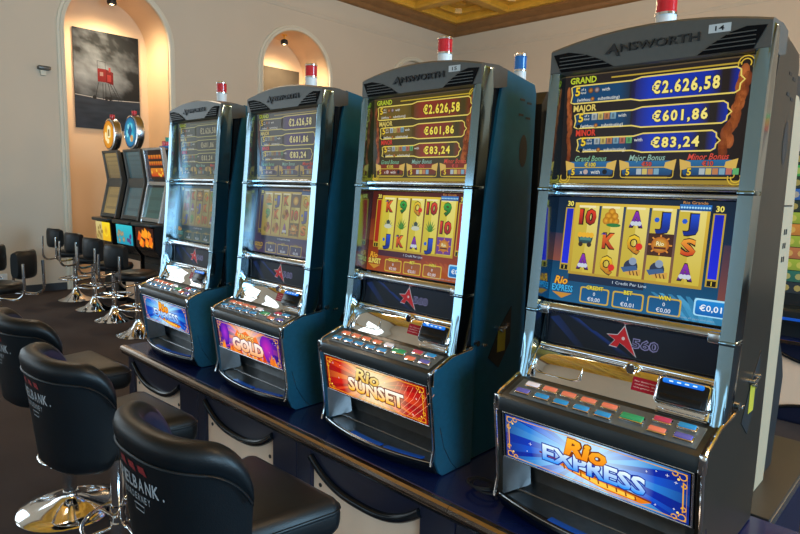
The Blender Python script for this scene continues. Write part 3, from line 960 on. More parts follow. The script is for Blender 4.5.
    def f(bm):
        n = 14
        R = []
        for i in range(n + 1):
            x = -.285 + .57 * i / n
            R.append([(x, yl(x) + .014, .668), (x, .085, .676), (x, .135, .70), (x, .100, .802)])
        loft(bm, R, False, False)
        for sx in (-1, 1):
            a = [(sx * .281, .036, .672), (sx * .281, .026, .80), (sx * .232, .105, .80), (sx * .232, .120, .69)]
            bm.faces.new([bm.verts.new(p) for p in a])
        tube(bm, [(-.285, .086, .679), (.285, .086, .679)], .003, 6)
    tr = part('tray', 'coin_tray', M['tray'], f, smooth=30)
    def f(bm):
        n = 20; R = []
        for i in range(n + 1):
            x = -.288 + .576 * i / n
            y = yl(x)
            R.append([(x, y, .664), (x, y + .003, .673), (x, y + .010, .677), (x, y + .018, .672), (x, .09, .655), (x, .09, .620), (x, y + .05, .6175), (x, y + .02, .630)])
        loft(bm, R, True, True)
    lip = part('lip', 'tray_lip', M['black_gloss'], f, smooth=40)
    def f(bm):
        n = 20
        tube(bm, [(-.287 + .574 * i / n, yl(-.287 + .574 * i / n) + .002, .674) for i in range(n + 1)], .0022, 6)
    part('liprim', 'lip_rim', M['chrome_soft'], f, lip, smooth=40)
    for j, (xa, xb) in enumerate(((-.10, .06), (.08, .235))):
        def f(bm):
            n = 6; R = []
            for i in range(n + 1):
                x = xa + (xb - xa) * i / n
                y = yl(x)
                R.append([(x, y + .0125, .6785), (x, y + .036, .6765), (x, y + .036, .672), (x, y + .0125, .672)])
            loft(bm, R, True, True)
        part('strip%d' % j, 'blue_strip', M['blue_strip'], f, lip)
    return root

SP = .85
slot_machine(4, 0, 'slot machine with white number plate 14, nearest and largest, gold reels on blue screens')
slot_machine(3, -SP, 'slot machine with white number plate 15, glowing red lower sign and orange reels')
slot_machine(2, -2 * SP, 'slot machine with glowing purple lower sign, between the red and far blue ones')
slot_machine(1, -3 * SP, 'slot machine at far end of the bench, dim olive screens above small blue sign')

# ------------------------------------------------------------------ barrel-back stools at the bench
def barrel_pt(t, a, b, e=.78):
    """superellipse plan, t=0 straight back (-y), +-1 the front ends of the wings"""
    th = t * math.radians(75)
    s, c = math.sin(th), math.cos(th)
    return (a * math.copysign(abs(s) ** e, s), -b * math.copysign(abs(c) ** e, c))

def barrel_stool(X, Y, rz, label):
    root = empty('bar_stool', (X, Y, 0), label, 'bar stool', 'barrel backed stools in front of the bench', rz)
    def part(key, name, m, fn, parent=root, smooth=None):
        def b():
            bm = bmesh.new(); fn(bm)
            return finish(bm, name, m, parent, smooth)
        return cached('bs' + key, name, parent, b)
    def f(bm):
        vs = box(bm, (0, .0, .665), (.455, .46, .115), .045, 4)
        for v in bm.verts:
            if v.co.y < -.04: v.co.x *= 1 - .42 * ((-.04 - v.co.y) / .19) ** 1.3; v.co.y = -.04 + (v.co.y + .04) * .82
            if v.co.z > .69: v.co.z += .018 * max(0, 1 - (v.co.x / .23) ** 2) * max(0, 1 - (v.co.y / .23) ** 2)
    st = part('seat', 'seat', M['leather'], f, smooth=50)
    def f(bm):
        loop = [(sx * .222, sy * .222) for sx, sy in ()]
        pts = []
        for cx, cy, a0 in ((.18, .18, 0), (-.18, .18, PI / 2), (-.18, -.18, PI), (.18, -.18, 1.5 * PI)):
            for i in range(5):
                t = a0 + PI / 2 * i / 4
                x_, y_ = cx + .0465 * math.cos(t), cy + .0485 * math.sin(t)
                if y_ < -.04: x_ *= 1 - .42 * min(1, (-.04 - y_) / .19) ** 1.3; y_ = -.04 + (y_ + .04) * .82
                pts.append((x_, y_, .690))
        tube(bm, pts, .005, 6, True)
    part('seatpipe', 'piping', M['leather'], f, st, smooth=60)
    ZT, ZB, TH = 1.012, .598, .052
    def ztop(t):
        d = (1 - abs(t)) * .36           # length left to the wing's end
        r = .13
        return ZT - (r - math.sqrt(max(0, r * r - (r - d) ** 2)) if d < r else 0) - .02 * abs(t) ** 2
    def zbot(t):
        d = (1 - abs(t)) * .36
        r = .07
        return ZB + (r - math.sqrt(max(0, r * r - (r - d) ** 2)) if d < r else 0)
    def f(bm):
        N = 44; R = []
        for i in range(N + 1):
            t = -1 + 2 * i / N
            t = max(-.995, min(.995, t))
            ox, oy = barrel_pt(t, .262, .282)
            ix, iy = barrel_pt(t, .262 - TH, .282 - TH)
            zt, zb = ztop(t), zbot(t)
            mx, my = (ox + ix) / 2, (oy + iy) / 2
            bx, by = (ox - ix) * .12, (oy - iy) * .12     # the rolled top swells outward
            L = lambda k, z, sw=0: (ix + (ox - ix) * k + bx * sw, iy + (oy - iy) * k + by * sw, z)
            tp = lambda p: (p[0] * (1 - .20 * max(0, (ZT - .06 - p[2]) / (ZT - ZB))), p[1] * (1 - .14 * max(0, (ZT - .06 - p[2]) / (ZT - ZB))), p[2])
            L0 = L
            L = lambda k, z, sw=0: tp(L0(k, z, sw))
            R.append([L(1, zb + .015), L(1.0, zb + .15 * (zt - zb)), L(1.0, zt - .085), L(1.02, zt - .062), L(1.12, zt - .050), L(1.16, zt - .03), L(1.05, zt - .010), L(.75, zt), L(.4, zt), L(.0, zt - .010), L(-.20, zt - .03),
                      L(-.2, zt - .06), L(-.02, zt - .10), L(0, zb + .015), L(.3, zb), L(.7, zb)])
        loft(bm, R, True, True)
        for fc in bm.faces:
            c = fc.calc_center_median()
            fc.material_index = 1 if (math.hypot(c.x / .225, c.y / .245) < .97 and c.z < ZT - .02) else 0
    bk = part('back', 'backrest', [M['leather'], M['leather_inner']], f, smooth=55)
    def f(bm):
        pts = []
        for i in range(61):
            t = -.97 + 1.94 * i / 60
            ox, oy = barrel_pt(t, .2645, .2845)
            pts.append((ox, oy, ztop(t) - .070))
        tube(bm, pts, .0045, 6)
    part('backpipe', 'piping', M['leather'], f, bk, smooth=60)
    # embroidered lettering wrapped round the back
    def wrap(a, x0, z0, off, name, m):
        def b():
            bm = bmesh.new()
            S = [(barrel_pt(t / 400, .262, .282), t / 400) for t in range(-400, 401)]
            acc = [0.]
            for (p, _), (q, _) in zip(S, S[1:]): acc.append(acc[-1] + math.hypot(q[0] - p[0], q[1] - p[1]))
            mid = acc[400]
            import bisect
            vs = []
            for x, y, z in a.v:
                u = mid + x0 + x                      # seen from behind, +x runs to the right
                i = min(799, max(1, bisect.bisect(acc, u)))
                k = (u - acc[i - 1]) / max(1e-9, acc[i] - acc[i - 1])
                p, q = S[i - 1][0], S[i][0]
                px, py = p[0] + (q[0] - p[0]) * k, p[1] + (q[1] - p[1]) * k
                tx, ty = q[0] - p[0], q[1] - p[1]
                ln = math.hypot(tx, ty)
                kk = max(0, (ZT - .06 - z0 - y) / (ZT - ZB))
                vs.append(bm.verts.new((px * (1 - .20 * kk) + ty / ln * off, py * (1 - .14 * kk) - tx / ln * off, z0 + y)))
            for fc in a.f:
                try: bm.faces.new([vs[i] for i in fc])
                except ValueError: pass
            return finish(bm, name, m, bk, normals=False)
        cached('bs' + name, name, bk, b)
    a = Art(.27, .040, 0)
    for i in range(10):                                # narrow letters keep the text following the curve
        t, x = 'SPIELBANK.'[i], (.03, .135, .215, .27, .36, .45, .565, .69, .80, .90)[i]
        a.text(t, x + .02, .5, .86, (0, 0, 0), 0, w=(.085, .085, .025, .075, .07, .085, .10, .09, .09, .02)[i], off=.02)
    wrap(a, -.128, .890, .0012, 'logo_lettering', M['white_emb'])
    a = Art(.25, .026, 0)
    for i, t in enumerate('NORDERNEY'):
        a.text(t, .20 + i * .066, .5, .72, (0, 0, 0), 0, w=.042, off=.01)
    a.line([(.40, 1.35), (.62, 1.35), (.60, 1.95), (.42, 1.95)], .012, (0, 0, 0), 0, True)
    wrap(a, -.120, .845, .0012, 'logo_subline', M['white_emb'])
    a = Art(.27, .022, 0)
    for i in range(3):
        x = .18 + i * .19
        a.poly([(x, 0), (x + .11, 0), (x + .155, 1), (x + .02, .75)], (0, 0, 0), 0)
    wrap(a, -.128, .922, .0012, 'logo_flags', M['red_emb'])
    part('pole', 'pole', M['chrome'], lambda bm: lathe(bm, [(.030, .03), (.030, .36), (.024, .362), (.024, .60), (.07, .602), (.07, .612)], n=20), smooth=35)
    part('base', 'base', M['chrome'], lambda bm: lathe(bm, [(.232, .0), (.236, .006), (.230, .012), (.17, .022), (.09, .042), (.045, .062), (.034, .075), (.034, .09)], n=48), smooth=50)
    def f(bm):
        tube(bm, [(.185 * math.cos(t), .06 + .185 * math.sin(t), .275) for t in [2 * PI * i / 40 for i in range(40)]], .009, 8, True)
        tube(bm, [(0, -.123, .275), (0, .245, .275)], .006, 8)
        tube(bm, [(-.172, .0, .275), (0, .02, .275), (.172, .0, .275)], .006, 8)
        lathe(bm, [(.036, .255), (.036, .295)], n=16)
    part('ring', 'foot_ring', M['chrome'], f, smooth=50)
    return root

barrel_stool(-.745, -.63, math.radians(2), 'black barrel-back stool nearest the camera, before the red-lit machine')
barrel_stool(-1.595, -.63, math.radians(3), 'black barrel-back stool in the middle, before the purple-lit machine')
barrel_stool(-2.39, -.56, math.radians(4), 'black barrel-back stool farthest along the bench, cut by the left picture edge')

# ------------------------------------------------------------------ low-back stools (far bank and left edge)
def low_stool(X, Y, rz, label, group):
    root = empty('swivel_stool', (X, Y, 0), label, 'bar stool', group, rz)
    def part(key, name, m, fn, smooth=None):
        def b():
            bm = bmesh.new(); fn(bm)
            return finish(bm, name, m, root, smooth)
        return cached('ls' + key, name, root, b)
    part('seat', 'seat', M['leather'], lambda bm: lathe(bm, [(.17, .595), (.205, .61), (.215, .64), (.205, .672), (.15, .688), (.05, .692)], n=28), smooth=60)
    def f(bm):
        n = 8; R = []
        for i in range(n + 1):
            x = -.14 + .28 * i / n
            y = -.295 + .045 * (x / .14) ** 2
            ring = []
            for q in range(14):
                t = 2 * PI * q / 14
                k = .86 if i in (0, n) else 1
                ring.append((x, y + .038 * k * math.copysign(abs(math.cos(t)) ** .6, math.cos(t)), .860 + .125 * k * math.copysign(abs(math.sin(t)) ** .6, math.sin(t))))
            R.append(ring)
        loft(bm, R, True, True)
    part('back', 'backrest', M['leather'], f, 50)
    for sx in (-1, 1):
        def f(bm):
            pts = [(sx * .10, .05, .592), (sx * .14, -.10, .575), (sx * .150, -.22, .565)]
            for i in range(7):
                t = i / 6 * PI / 2
                pts.append((sx * .150, -.25 - .085 * math.sin(t), .565 + .085 * (1 - math.cos(t))))
            pts += [(sx * .150, -.335, .74), (sx * .148, -.332, .88)]
            tube(bm, pts, .013, 8)
        part('arm%d' % sx, 'back_tube', M['chrome'], f, 50)
    part('pole', 'pole', M['chrome'], lambda bm: lathe(bm, [(.03, .02), (.03, .595), (.09, .598), (.09, .604)], n=16), 35)
    part('base', 'base', M['chrome'], lambda bm: lathe(bm, [(.215, .0), (.218, .006), (.20, .014), (.12, .045), (.06, .10), (.035, .15), (.034, .17)], n=32), 50)
    def f(bm):
        tube(bm, [(.20 * math.cos(t), .20 * math.sin(t), .30) for t in [2 * PI * i / 32 for i in range(32)]], .011, 8, True)
        for a in (0, PI / 2): tube(bm, [(-.2 * math.cos(a), -.2 * math.sin(a), .30), (.2 * math.cos(a), .2 * math.sin(a), .30)], .007, 6)
    part('ring', 'foot_ring', M['chrome'], f, 50)
    return root
G = 'low backed stools in front of the niche'
low_stool(-8.05, 1.30, math.radians(14), 'low-back black stool first from the white wall, in front of the niche', G)
low_stool(-7.25, 1.26, math.radians(18), 'low-back black stool second from the white wall, before yellow machine', G)
low_stool(-6.47, 1.21, math.radians(16), 'low-back black stool third from the white wall, before turquoise machine', G)
low_stool(-5.60, 1.12, math.radians(18), 'low-back black stool nearest the bench, half hidden behind its farthest machine', G)
G = 'low backed stools at the left edge'
low_stool(-5.55, -.145, math.radians(135), 'low-back black stool by the left edge showing a whole backrest and seat', G)
low_stool(-6.165, -.24, math.radians(135), 'low-back black stool cut off by the left picture edge, only backrest tubes visible', G)

# ------------------------------------------------------------------ bench under the machines
JO = [.44 - .85 * i for i in range(4)]          # joints between the units: .44 -.41 -1.26 -2.11
XL, XR = -2.985, .44
YF = -.030                                       # face of the units
bt_ = empty('counter', (-1.3, .3, .566), 'long dark blue bench top with bronze front edge carrying the four machines', 'counter')
bm = bmesh.new()
box(bm, ((XL + XR) / 2 + 1.3, -.025, .0245), (XR - XL, .63, .049), .003)
finish(bm, 'top_board', M['navy'], bt_)
edges = [XL] + sorted(JO)
for a, b in zip(edges, edges[1:]):
    bm = bmesh.new()
    pr_ = [(-.064, .578), (-.072, .586), (-.076, .598), (-.073, .610), (-.064, .6175), (-.045, .6175), (-.038, .612), (-.038, .578)]
    prism_x(bm, [(y - .3, z - .566) for y, z in pr_], a + 1.3 + .001, b + 1.3 - .001)
    finish(bm, 'edge_trim', M['bronze'], bt_, 30)
bm = bmesh.new()
prism_x(bm, [(-.060 - .3, 0), (-.066 - .3, .006), (-.066 - .3, .012), (-.03 - .3, .012), (-.03 - .3, 0)], XL + 1.3, XR + 1.3)
finish(bm, 'lower_edge', M['black_gloss'], bt_)

def arc_pts(c, w, z0, z1, n=20):
    """valance arc: hangs from z0 at both ends to z1 in the middle"""
    out = []
    for i in range(n + 1):
        t = -1 + 2 * i / n
        x = c + w * t
        out.append((x, z1 + (z0 - z1) * abs(t) ** 2.6))
    return out

def bench_unit(x0, x1, c, label):
    cx = (x0 + x1) / 2
    root = empty('bench_unit', (cx, .25, 0), label, 'bench unit', 'base units under the bench top')
    W = .30
    def mk(name, m, fn, parent=root, smooth=None):
        bm = bmesh.new(); fn(bm)
        bmesh.ops.translate(bm, vec=(-cx, -.25, 0), verts=bm.verts[:])
        return finish(bm, name, m, parent, smooth)
    mk('carcass', M['navy_dark'], lambda bm: box(bm, (cx, .28, .2925), (x1 - x0 - .004, .56, .535), .002))
    for a, b in ((x0 + .002, c - W), (c + W, x1 - .002)):
        mk('pillar', M['navy_dark'], lambda bm: box(bm, ((a + b) / 2, -.012, .2925), (b - a, .030, .535), .003))
    wp = mk('maple_panel', M['wood'], lambda bm: box(bm, (c, -.005, .28), (2 * W - .004, .010, .54), 0))
    for z in (.40, .29, .15):
        for xx in (c - W + .045, c + W - .045):
            mk('screw', M['black'], lambda bm: lathe(bm, [(.009, -.0125), (.009, -.0095)], (xx, 0, z), 10, axis='y'), wp)
    top = arc_pts(c, W, .525, .428)
    mk('valance', M['navy_dark'], lambda bm: prism_y(bm, [(c + W, .559), (c - W, .559)] + top, -.022, -.0105))
    mk('arc_trim', M['black_gloss'], lambda bm: tube(bm, [(x, -.024, z - .010) for x, z in top], .017, 10), smooth=60)
    low = [(x, .56 - z) for x, z in arc_pts(c, W, .525, .43)]
    mk('plinth_panel', M['navy_dark'], lambda bm: prism_y(bm, [(c - W, .026), (c + W, .026)] + low[::-1], -.022, -.0105))
    mk('arc_trim', M['black_gloss'], lambda bm: tube(bm, [(x, -.024, z) for x, z in low], .0125, 10), smooth=60)
    mk('plinth', M['black'], lambda bm: box(bm, (cx, .28, .0125), (x1 - x0 - .05, .50, .025), 0))
    return root
for (a, b), c, lb in zip(list(zip(edges, edges[1:])), (-2.61, -1.735, -.865, .02),
        ('maple bench unit at the far left end, below the small blue-sign machine', 'maple-fronted bench unit below the purple-lit machine',
         'maple-fronted bench unit below the red-lit machine', 'bench unit under the nearest machine, at the bottom right')):
    bench_unit(a, b, c, lb)

# loose cable left of the nearest machine
bm = bmesh.new()
pts = []
for i in range(64):
    t = i / 63
    a = t * 6.2 * PI
    pts.append((.052 * math.cos(a) + .006 * math.sin(a * .31), .040 * math.sin(a) + .01 * math.cos(a * .23), .007 + .026 * t + .004 * math.sin(a * .7)))
pts += [(.03, .10, .012), (.02, .22, .006), (.02, .36, .006)]
tube(bm, pts, .0032, 6)
cb = finish(bm, 'coiled_cable', M['rubber'], None, 60)
cb.location = (-.395, .10, Z0)
tag(cb, 'coiled black cable lying on the bench left of the nearest machine', 'cable')

# ------------------------------------------------------------------ second bank, back to back with the first
def rear_machine(X, blue, label, white=False):
    root = empty('slot_machine', (X, .62, .616), label, 'slot machine', 'slot machines back to back with the bench row')
    def mk(name, m, fn, parent=root, smooth=None):
        bm = bmesh.new(); fn(bm)
        bmesh.ops.translate(bm, vec=(0, -.62, -.616), verts=bm.verts[:])
        return finish(bm, name, m, parent, smooth)
    mk('cabinet', M['black'], lambda bm: prism_x(bm, [(.625, .617), (.625, 1.95), (.66, 2.0), (.90, 2.0), (.86, 1.5), (.90, 1.2), (1.06, 1.02), (1.10, .95), (1.06, .66), (1.06, .617)], -.262, .262))
    for sx in (-1, 1):
        x0, x1 = sorted((sx * .263, sx * .276))
        edge = [(.885 + .02 * math.sin(i / 10 * PI), .617 + (1.84 - .617) * i / 10) for i in range(11)]
        def f(bm):
          prism_x(bm, [(.66, .617)] + edge + [(.86, 1.90), (.80, 1.93), (.66, 1.93)], x0, x1, .003)
          if white:
                for y in (.80, .825):
                    for z in (1.50, 1.455, 1.41): box(bm, (sx * .2765, y, z), (.002, .012, .018), 0, mi=1)
                box(bm, (sx * .2765, .77, 1.585), (.002, .19, .005), 0, mi=1)
        mk('side_panel', [M['white_panel'] if white else M['side'], M['black']], f)
    for y, d in ((1.0, 0),):
        mk('display', M['black_gloss'], lambda bm: prism_x(bm, [(.902, 1.95), (.905, 1.95), (.868, 1.5), (.862, 1.5)], -.24, .24))
    lx, ly = 0, .86
    lb = mk('signal_lamp', M['lamp_white'], lambda bm: lathe(bm, [(.027, 2.0), (.027, 2.135)], (lx, ly, 0), 20), smooth=30)
    mk('lamp_lens', M['lamp_blue'] if blue else M['lamp_red'], lambda bm: lathe(bm, [(.027, 2.142), (.027, 2.200)], (lx, ly, 0), 20), lb, 30)
    mk('lamp_ring', M['chrome'], lambda bm: lathe(bm, [(.029, 2.134), (.029, 2.143)], (lx, ly, 0), 20), lb, 30)
    mk('lamp_cap', M['chrome'], lambda bm: lathe(bm, [(.029, 2.199), (.029, 2.208), (.02, 2.212)], (lx, ly, 0), 20), lb, 30)
    return root
rear_machine(-.03, False, 'machine seen by its pale grey side panel behind the nearest machine', True)
rear_machine(-.835, True, 'machine behind the red-lit one, only its blue lamp showing')
rc = empty('counter', (-.9, 1.0, .571), 'black bench end standing behind the nearest machine at lower right', 'counter')
bm = bmesh.new()
box(bm, (0, 0, .0225), (2.46, .80, .045), .004)
finish(bm, 'top_board', M['black'], rc)
bm = bmesh.new()
box(bm, (0, -.401, .0225), (2.45, .004, .030), .001); box(bm, (0, .401, .0225), (2.45, .004, .030), .001); box(bm, (1.231, 0, .0225), (.004, .80, .030), .001)
finish(bm, 'edge_trim', M['chrome_soft'], rc)
bm = bmesh.new()
box(bm, (-.9, 1.0, .2855), (2.40, .74, .569), .003)
o = finish(bm, 'bench_unit', M['navy_dark'], None)
tag(o, 'dark base carrying the black bench end behind the nearest machine', 'bench unit')

# ------------------------------------------------------------------ machines in front of the niche
def niche_machine(X, k, label):
    root = empty('slot_machine', (X, 1.95, 0), label, 'slot machine', 'slot machines in front of the niche')
    Y0 = 1.95
    def mk(name, m, fn, parent=root, smooth=None):
        bm = bmesh.new(); fn(bm)
        bmesh.ops.translate(bm, vec=(0, -Y0, 0), verts=bm.verts[:])
        return finish(bm, name, m, parent, smooth)
    frame = M['topper'] if k < 2 else M['chrome_soft']
    mk('cabinet', M['black_gloss'], lambda bm: prism_x(bm, [(1.70, .0), (1.70, .70), (1.62, .80), (1.60, 1.06), (1.70, 1.14), (1.80, 1.62), (1.74, 2.0), (2.0, 2.02), (2.25, 1.9), (2.25, .0)], -.255, .255, .006))
    mk('base_front', M['wood'] if k == 1 else M['black'], lambda bm: box(bm, (0, 1.696, .36), (.46, .006, .52), .002))
    def f(bm):
        box(bm, (0, 1.64, 1.105), (.52, .19, .045), .014, 3)
    mk('deck', M['deck'], f, smooth=40)
    def f(bm):
        for sx in (-1, 1):
            prism_x(bm, [(1.66, 1.13), (1.775, 1.62), (1.71, 2.02), (1.76, 2.02), (1.83, 1.62), (1.72, 1.13)], sx * .245 - .016, sx * .245 + .016, .004)
        box(bm, (0, 1.735, 2.01), (.50, .05, .03), .006)
        box(bm, (0, 1.690, 1.16), (.48, .04, .05), .006)
    mk('frame', frame, f)
    mk('screen_divider', frame, lambda bm: box(bm, (0, 1.80, 1.60), (.47, .06, .12 if k < 2 else .05), .01))
    pal = [('c8a860', '8a7448'), ('5c8088', '3c5c64'), ('3c7470', '2c5450')][k]
    def scr(name, z0, y0, z1, y1, fn, m):
        a = Art(.45, math.hypot(z1 - z0, y1 - y0), .0004)
        fn(a)
        a.build(name, m, root, (-.225, y0 - .004 - Y0, z0), (1, 0, 0), (0, y0 - y1, z0 - z1))
    c0, c1 = C_(pal[0]), C_(pal[1])
    def f0(a):
        a.rect(0, 0, 1, 1, c0, 0, c1)
        for i in range(5): a.rect(.1, .12 + i * .17, .9, .18 + i * .17, mix(c0, c1, .7), 1)
    def f1(a):
        a.rect(0, 0, 1, 1, mix(c0, c1, .5), 0, c0)
        for i in range(4): a.rect(.12, .10 + i * .21, .88, .20 + i * .21, mix(c0, c1, .3 + .4 * (i % 2)), 1)
    def fo(a):
        a.rect(0, 0, 1, 1, C_('2a1408'), 0, C_('401c0a'))
        r = random.Random(5)
        for row, n in ((.22, 5), (.45, 6)):
            for i in range(n): a.rrect(.10 + i * .8 / n, row - .07, .10 + (i + .78) * .8 / n, row + .07, .02, C_('f0901c'), 1, C_('c84810'))
        a.rrect(.12, .62, .88, .92, .05, C_('e88a1c'), 1, C_('d0400c'))
        for i in range(7): a.ell(r.uniform(.15, .85), r.uniform(.65, .9), .04, C_('ffc83c'), 2, n=10)
    sm = M['screen3'] if k == 2 else M['screen2']
    scr('upper_display', 1.99, 1.742, 1.66, 1.795, fo if k == 2 else f0, M['screen3'] if k == 2 else M['screen_far'])
    scr('lower_display', 1.55, 1.788, 1.18, 1.700, f1, M['screen_far'])
    def fb(a):
        r = random.Random(k + 3)
        if k == 0:
            a.rect(0, 0, .5, 1, C_('c8b878'), 0, C_('a8904c')); a.rect(.45, 0, 1, 1, C_('f0d418'), 1, C_('e0a808'))
            for i in range(10): a.ell(r.uniform(.1, .45), r.uniform(.2, .9), .05, C_('8a7038'), 2, n=8)
            a.ell(.72, .45, .16, C_('c88a10'), 2, col2=C_('f0d020'))
        elif k == 1:
            a.rect(0, 0, 1, 1, C_('28b8c4'), 0, C_('1c8ca8'))
            for i in range(9): a.ell(r.uniform(.08, .5), r.uniform(.35, .85), .07, C_('b89868'), 1, n=8, col2=C_('6a7c70'))
            for i in range(5): a.ell(r.uniform(.6, .92), r.uniform(.5, .9), .06, C_('503c78'), 1, n=8)
        else:
            a.rect(0, 0, 1, 1, C_('341006'), 0, C_('200a04'))
            for i in range(16):
                x, y = r.uniform(.18, .85), r.uniform(.2, .8)
                a.poly([(x - .10, y + .14), (x - .02, y - .22), (x + .12, y - .06), (x + .06, y + .2)], mix(C_('f8a020'), C_('e04a10'), r.random()), 1 + i % 3)
    a = Art(.50, .25, .0005); fb(a)
    a.build('belly_glass', M['sign'], root, (-.25, 1.594 - Y0, 1.068), (1, 0, 0), (0, -.014, .25))
    if k < 2:
        cz = 2.235
        def f(bm):
            rings = []
            for r, y in ((.178, 1.735), (.190, 1.712), (.208, 1.720), (.216, 1.75), (.216, 1.80), (.200, 1.815), (.0, 1.815)):
                rings.append([(max(r, .002) * math.cos(t), y, cz + max(r, .002) * math.sin(t)) for t in [2 * PI * i / 36 for i in range(36)]])
            loft(bm, rings, True, False)
            box(bm, (0, 1.77, 2.03), (.10, .07, .06), .008)
        wheel = mk('round_topper', M['chrome_soft'], f, smooth=40)
        a = Art(.365, .365, .0006)
        A, B = (C_('f0b81c'), C_('c87808')) if k == 0 else (C_('28b0c8'), C_('0c5c8c'))
        a.ell(.5, .5, .49, A, 0, n=36, col2=B)
        r = random.Random(k)
        for i in range(9):
            t = r.uniform(0, 2 * PI)
            a.ell(.5 + .24 * math.cos(t), .5 + .24 * math.sin(t), .09, mix(A, (1, .95, .7), .5) if k == 0 else mix(A, C_('a8e0e8'), r.random() * .7), 1, n=10)
        if k == 0: a.rrect(.42, .25, .70, .62, .05, C_('e8e0b0'), 2); a.rect(.48, .32, .62, .56, C_('8a6414'), 3)
        else: a.ell(.62, .72, .12, C_('c89858'), 2, n=12); a.poly([(.3, .5), (.52, .22), (.66, .46), (.5, .7)], C_('0c4878'), 2)
        a.build('topper_face', M['sign'], wheel, (-.1825, 1.712 - Y0, cz + .1825), (1, 0, 0), (0, 0, 1))
        lb = mk('signal_lamp', M['lamp_red'], lambda bm: lathe(bm, [(.032, 2.425), (.032, 2.50)], (0, 1.77, 0), 16), smooth=30)
        for za, zb in ((2.415, 2.43), (2.455, 2.462), (2.50, 2.51)):
            mk('lamp_ring', M['black'], lambda bm: lathe(bm, [(.035, za), (.035, zb)], (0, 1.77, 0), 16), lb)
    else:
        mk('top_rail', M['lamp_blue'], lambda bm: box(bm, (.12, 1.86, 2.035), (.26, .10, .035), .01))
        lb = mk('signal_lamp', M['lamp_red'], lambda bm: lathe(bm, [(.032, 2.0525), (.032, 2.10)], (.13, 1.86, 0), 16), smooth=30)
        mk('lamp_lens', M['green_lens'], lambda bm: lathe(bm, [(.032, 2.10), (.032, 2.15)], (.13, 1.86, 0), 16), lb, 30)
        mk('beacon', M['lamp_red'], lambda bm: lathe(bm, [(.024, 2.0525), (.024, 2.11)], (.02, 1.86, 0), 16), smooth=30)
    return root
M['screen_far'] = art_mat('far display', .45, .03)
M['green_lens'] = mat('green lamp lens', (.01, .16, .12), .2, 0, 5, .1, emit=(.01, .4, .3), estr=.15)
niche_machine(-7.83, 0, 'machine with yellow round topper and yellow lower glass before the niche')
niche_machine(-7.12, 1, 'machine with turquoise round topper and turquoise lower glass before the niche')
niche_machine(-6.52, 2, 'machine with orange sign and orange lower glass, without a round topper')

# ------------------------------------------------------------------ machine in the next row, seen past the right edge
def next_row_machine():
    Y = 3.55
    root = empty('slot_machine', (.06, Y + .3, .616), 'machine with green and red lit top, far behind at the right picture edge', 'slot machine')
    def mk(name, m, fn, parent=root, smooth=None):
        bm = bmesh.new(); fn(bm)
        bmesh.ops.translate(bm, vec=(-.06, -Y - .3, -.616), verts=bm.verts[:])
        return finish(bm, name, m, parent, smooth)
    x0, x1 = -.335, .40
    cx = (x0 + x1) / 2
    mk('cabinet', M['black'], lambda bm: prism_x(bm, [(Y + .06, .617), (Y + .06, 2.13), (Y + .55, 2.13), (Y + .55, .617)], x0 + .03, x1 - .03))
    def f(bm):
        for xx in (x0 + .015, x1 - .015): prism_x(bm, [(Y + .02, .80), (Y, 1.4), (Y + .03, 2.13), (Y + .2, 2.13), (Y + .2, .80)], xx - .014, xx + .014, .004)
    mk('pale_frame', M['white_panel'], f)
    top = mk('top_box', M['topper'], lambda bm: box(bm, (cx, Y + .15, 2.185), (x1 - x0, .26, .11), .006))
    a = Art(.73, .11, .0006)
    a.rect(0, 0, 1, .22, C_('28c878'), 0); a.rect(0, .25, 1, .75, C_('e8c020'), 0, C_('d87038')); a.rect(0, .82, 1, 1, C_('f03818'), 0)
    for i in range(16): a.rect(.02 + i * .06, .36, .055 + i * .06, .44, C_('402008'), 1)
    a.build('light_band', M['sign'], top, (x0 - .06, .018 - .3, 2.24 - .616), (1, 0, 0), (0, 0, 1))
    a = Art(.66, 1.2, .0006)
    a.rect(0, 0, 1, .14, C_('b8b4b4'), 0); a.text('A', .06, .07, .05, C_('2848b8'), 1, w=.07, off=.03)
    cols = ['0c2c14', '38b850', '1c3010', '2c6cc0', '0c2c14', 'a8c030', 'e0902c', 'a8c030', 'c87840', 'a8c030', '18705c', '081c28']
    for i, c in enumerate(cols):
        y = .15 + i * .07
        a.rect(0, y, 1, y + .066, C_(c), 0, mix(C_(c), (0, 0, 0), .3))
        for j in range(9): a.ell(.06 + j * .11, y + .034, .035, mix(C_(c), C_('e8d068'), .5), 1, n=8)
    a.build('display', M['screen2'], root, (x0 + .032 - .06, .055 - .3, 2.12 - .616), (1, 0, 0), (0, 0, 1))
    mk('button_deck', M['deck'], lambda bm: box(bm, (cx, Y - .03, .80), (x1 - x0, .24, .10), .02, 3), smooth=40)
    mk('deck_light', M['blue_strip'], lambda bm: box(bm, (cx, Y - .152, .78), (x1 - x0 - .06, .006, .02), .002))
    lb = mk('signal_lamp', M['lamp_white'], lambda bm: lathe(bm, [(.03, 2.24), (.03, 2.32)], (-.285, Y + .12, 0), 16), smooth=30)
    mk('lamp_lens', M['lamp_blue'], lambda bm: lathe(bm, [(.03, 2.325), (.03, 2.385)], (-.285, Y + .12, 0), 16), lb, 30)
    for za, zb in ((2.318, 2.327), (2.384, 2.392)):
        mk('lamp_ring', M['chrome'], lambda bm: lathe(bm, [(.032, za), (.032, zb)], (-.285, Y + .12, 0), 16), lb, 30)
next_row_machine()
c = empty('bench_unit', (.1, 3.8, 0), 'maple-fronted bench unit under the far machine at the right picture edge', 'bench unit')
bm = bmesh.new(); box(bm, (0, 0, .2925), (.90, .50, .585), .003); finish(bm, 'carcass', M['navy_dark'], c)
bm = bmesh.new(); box(bm, (0, -.02, .60), (.94, .60, .032), .006); finish(bm, 'top_board', M['navy'], c)
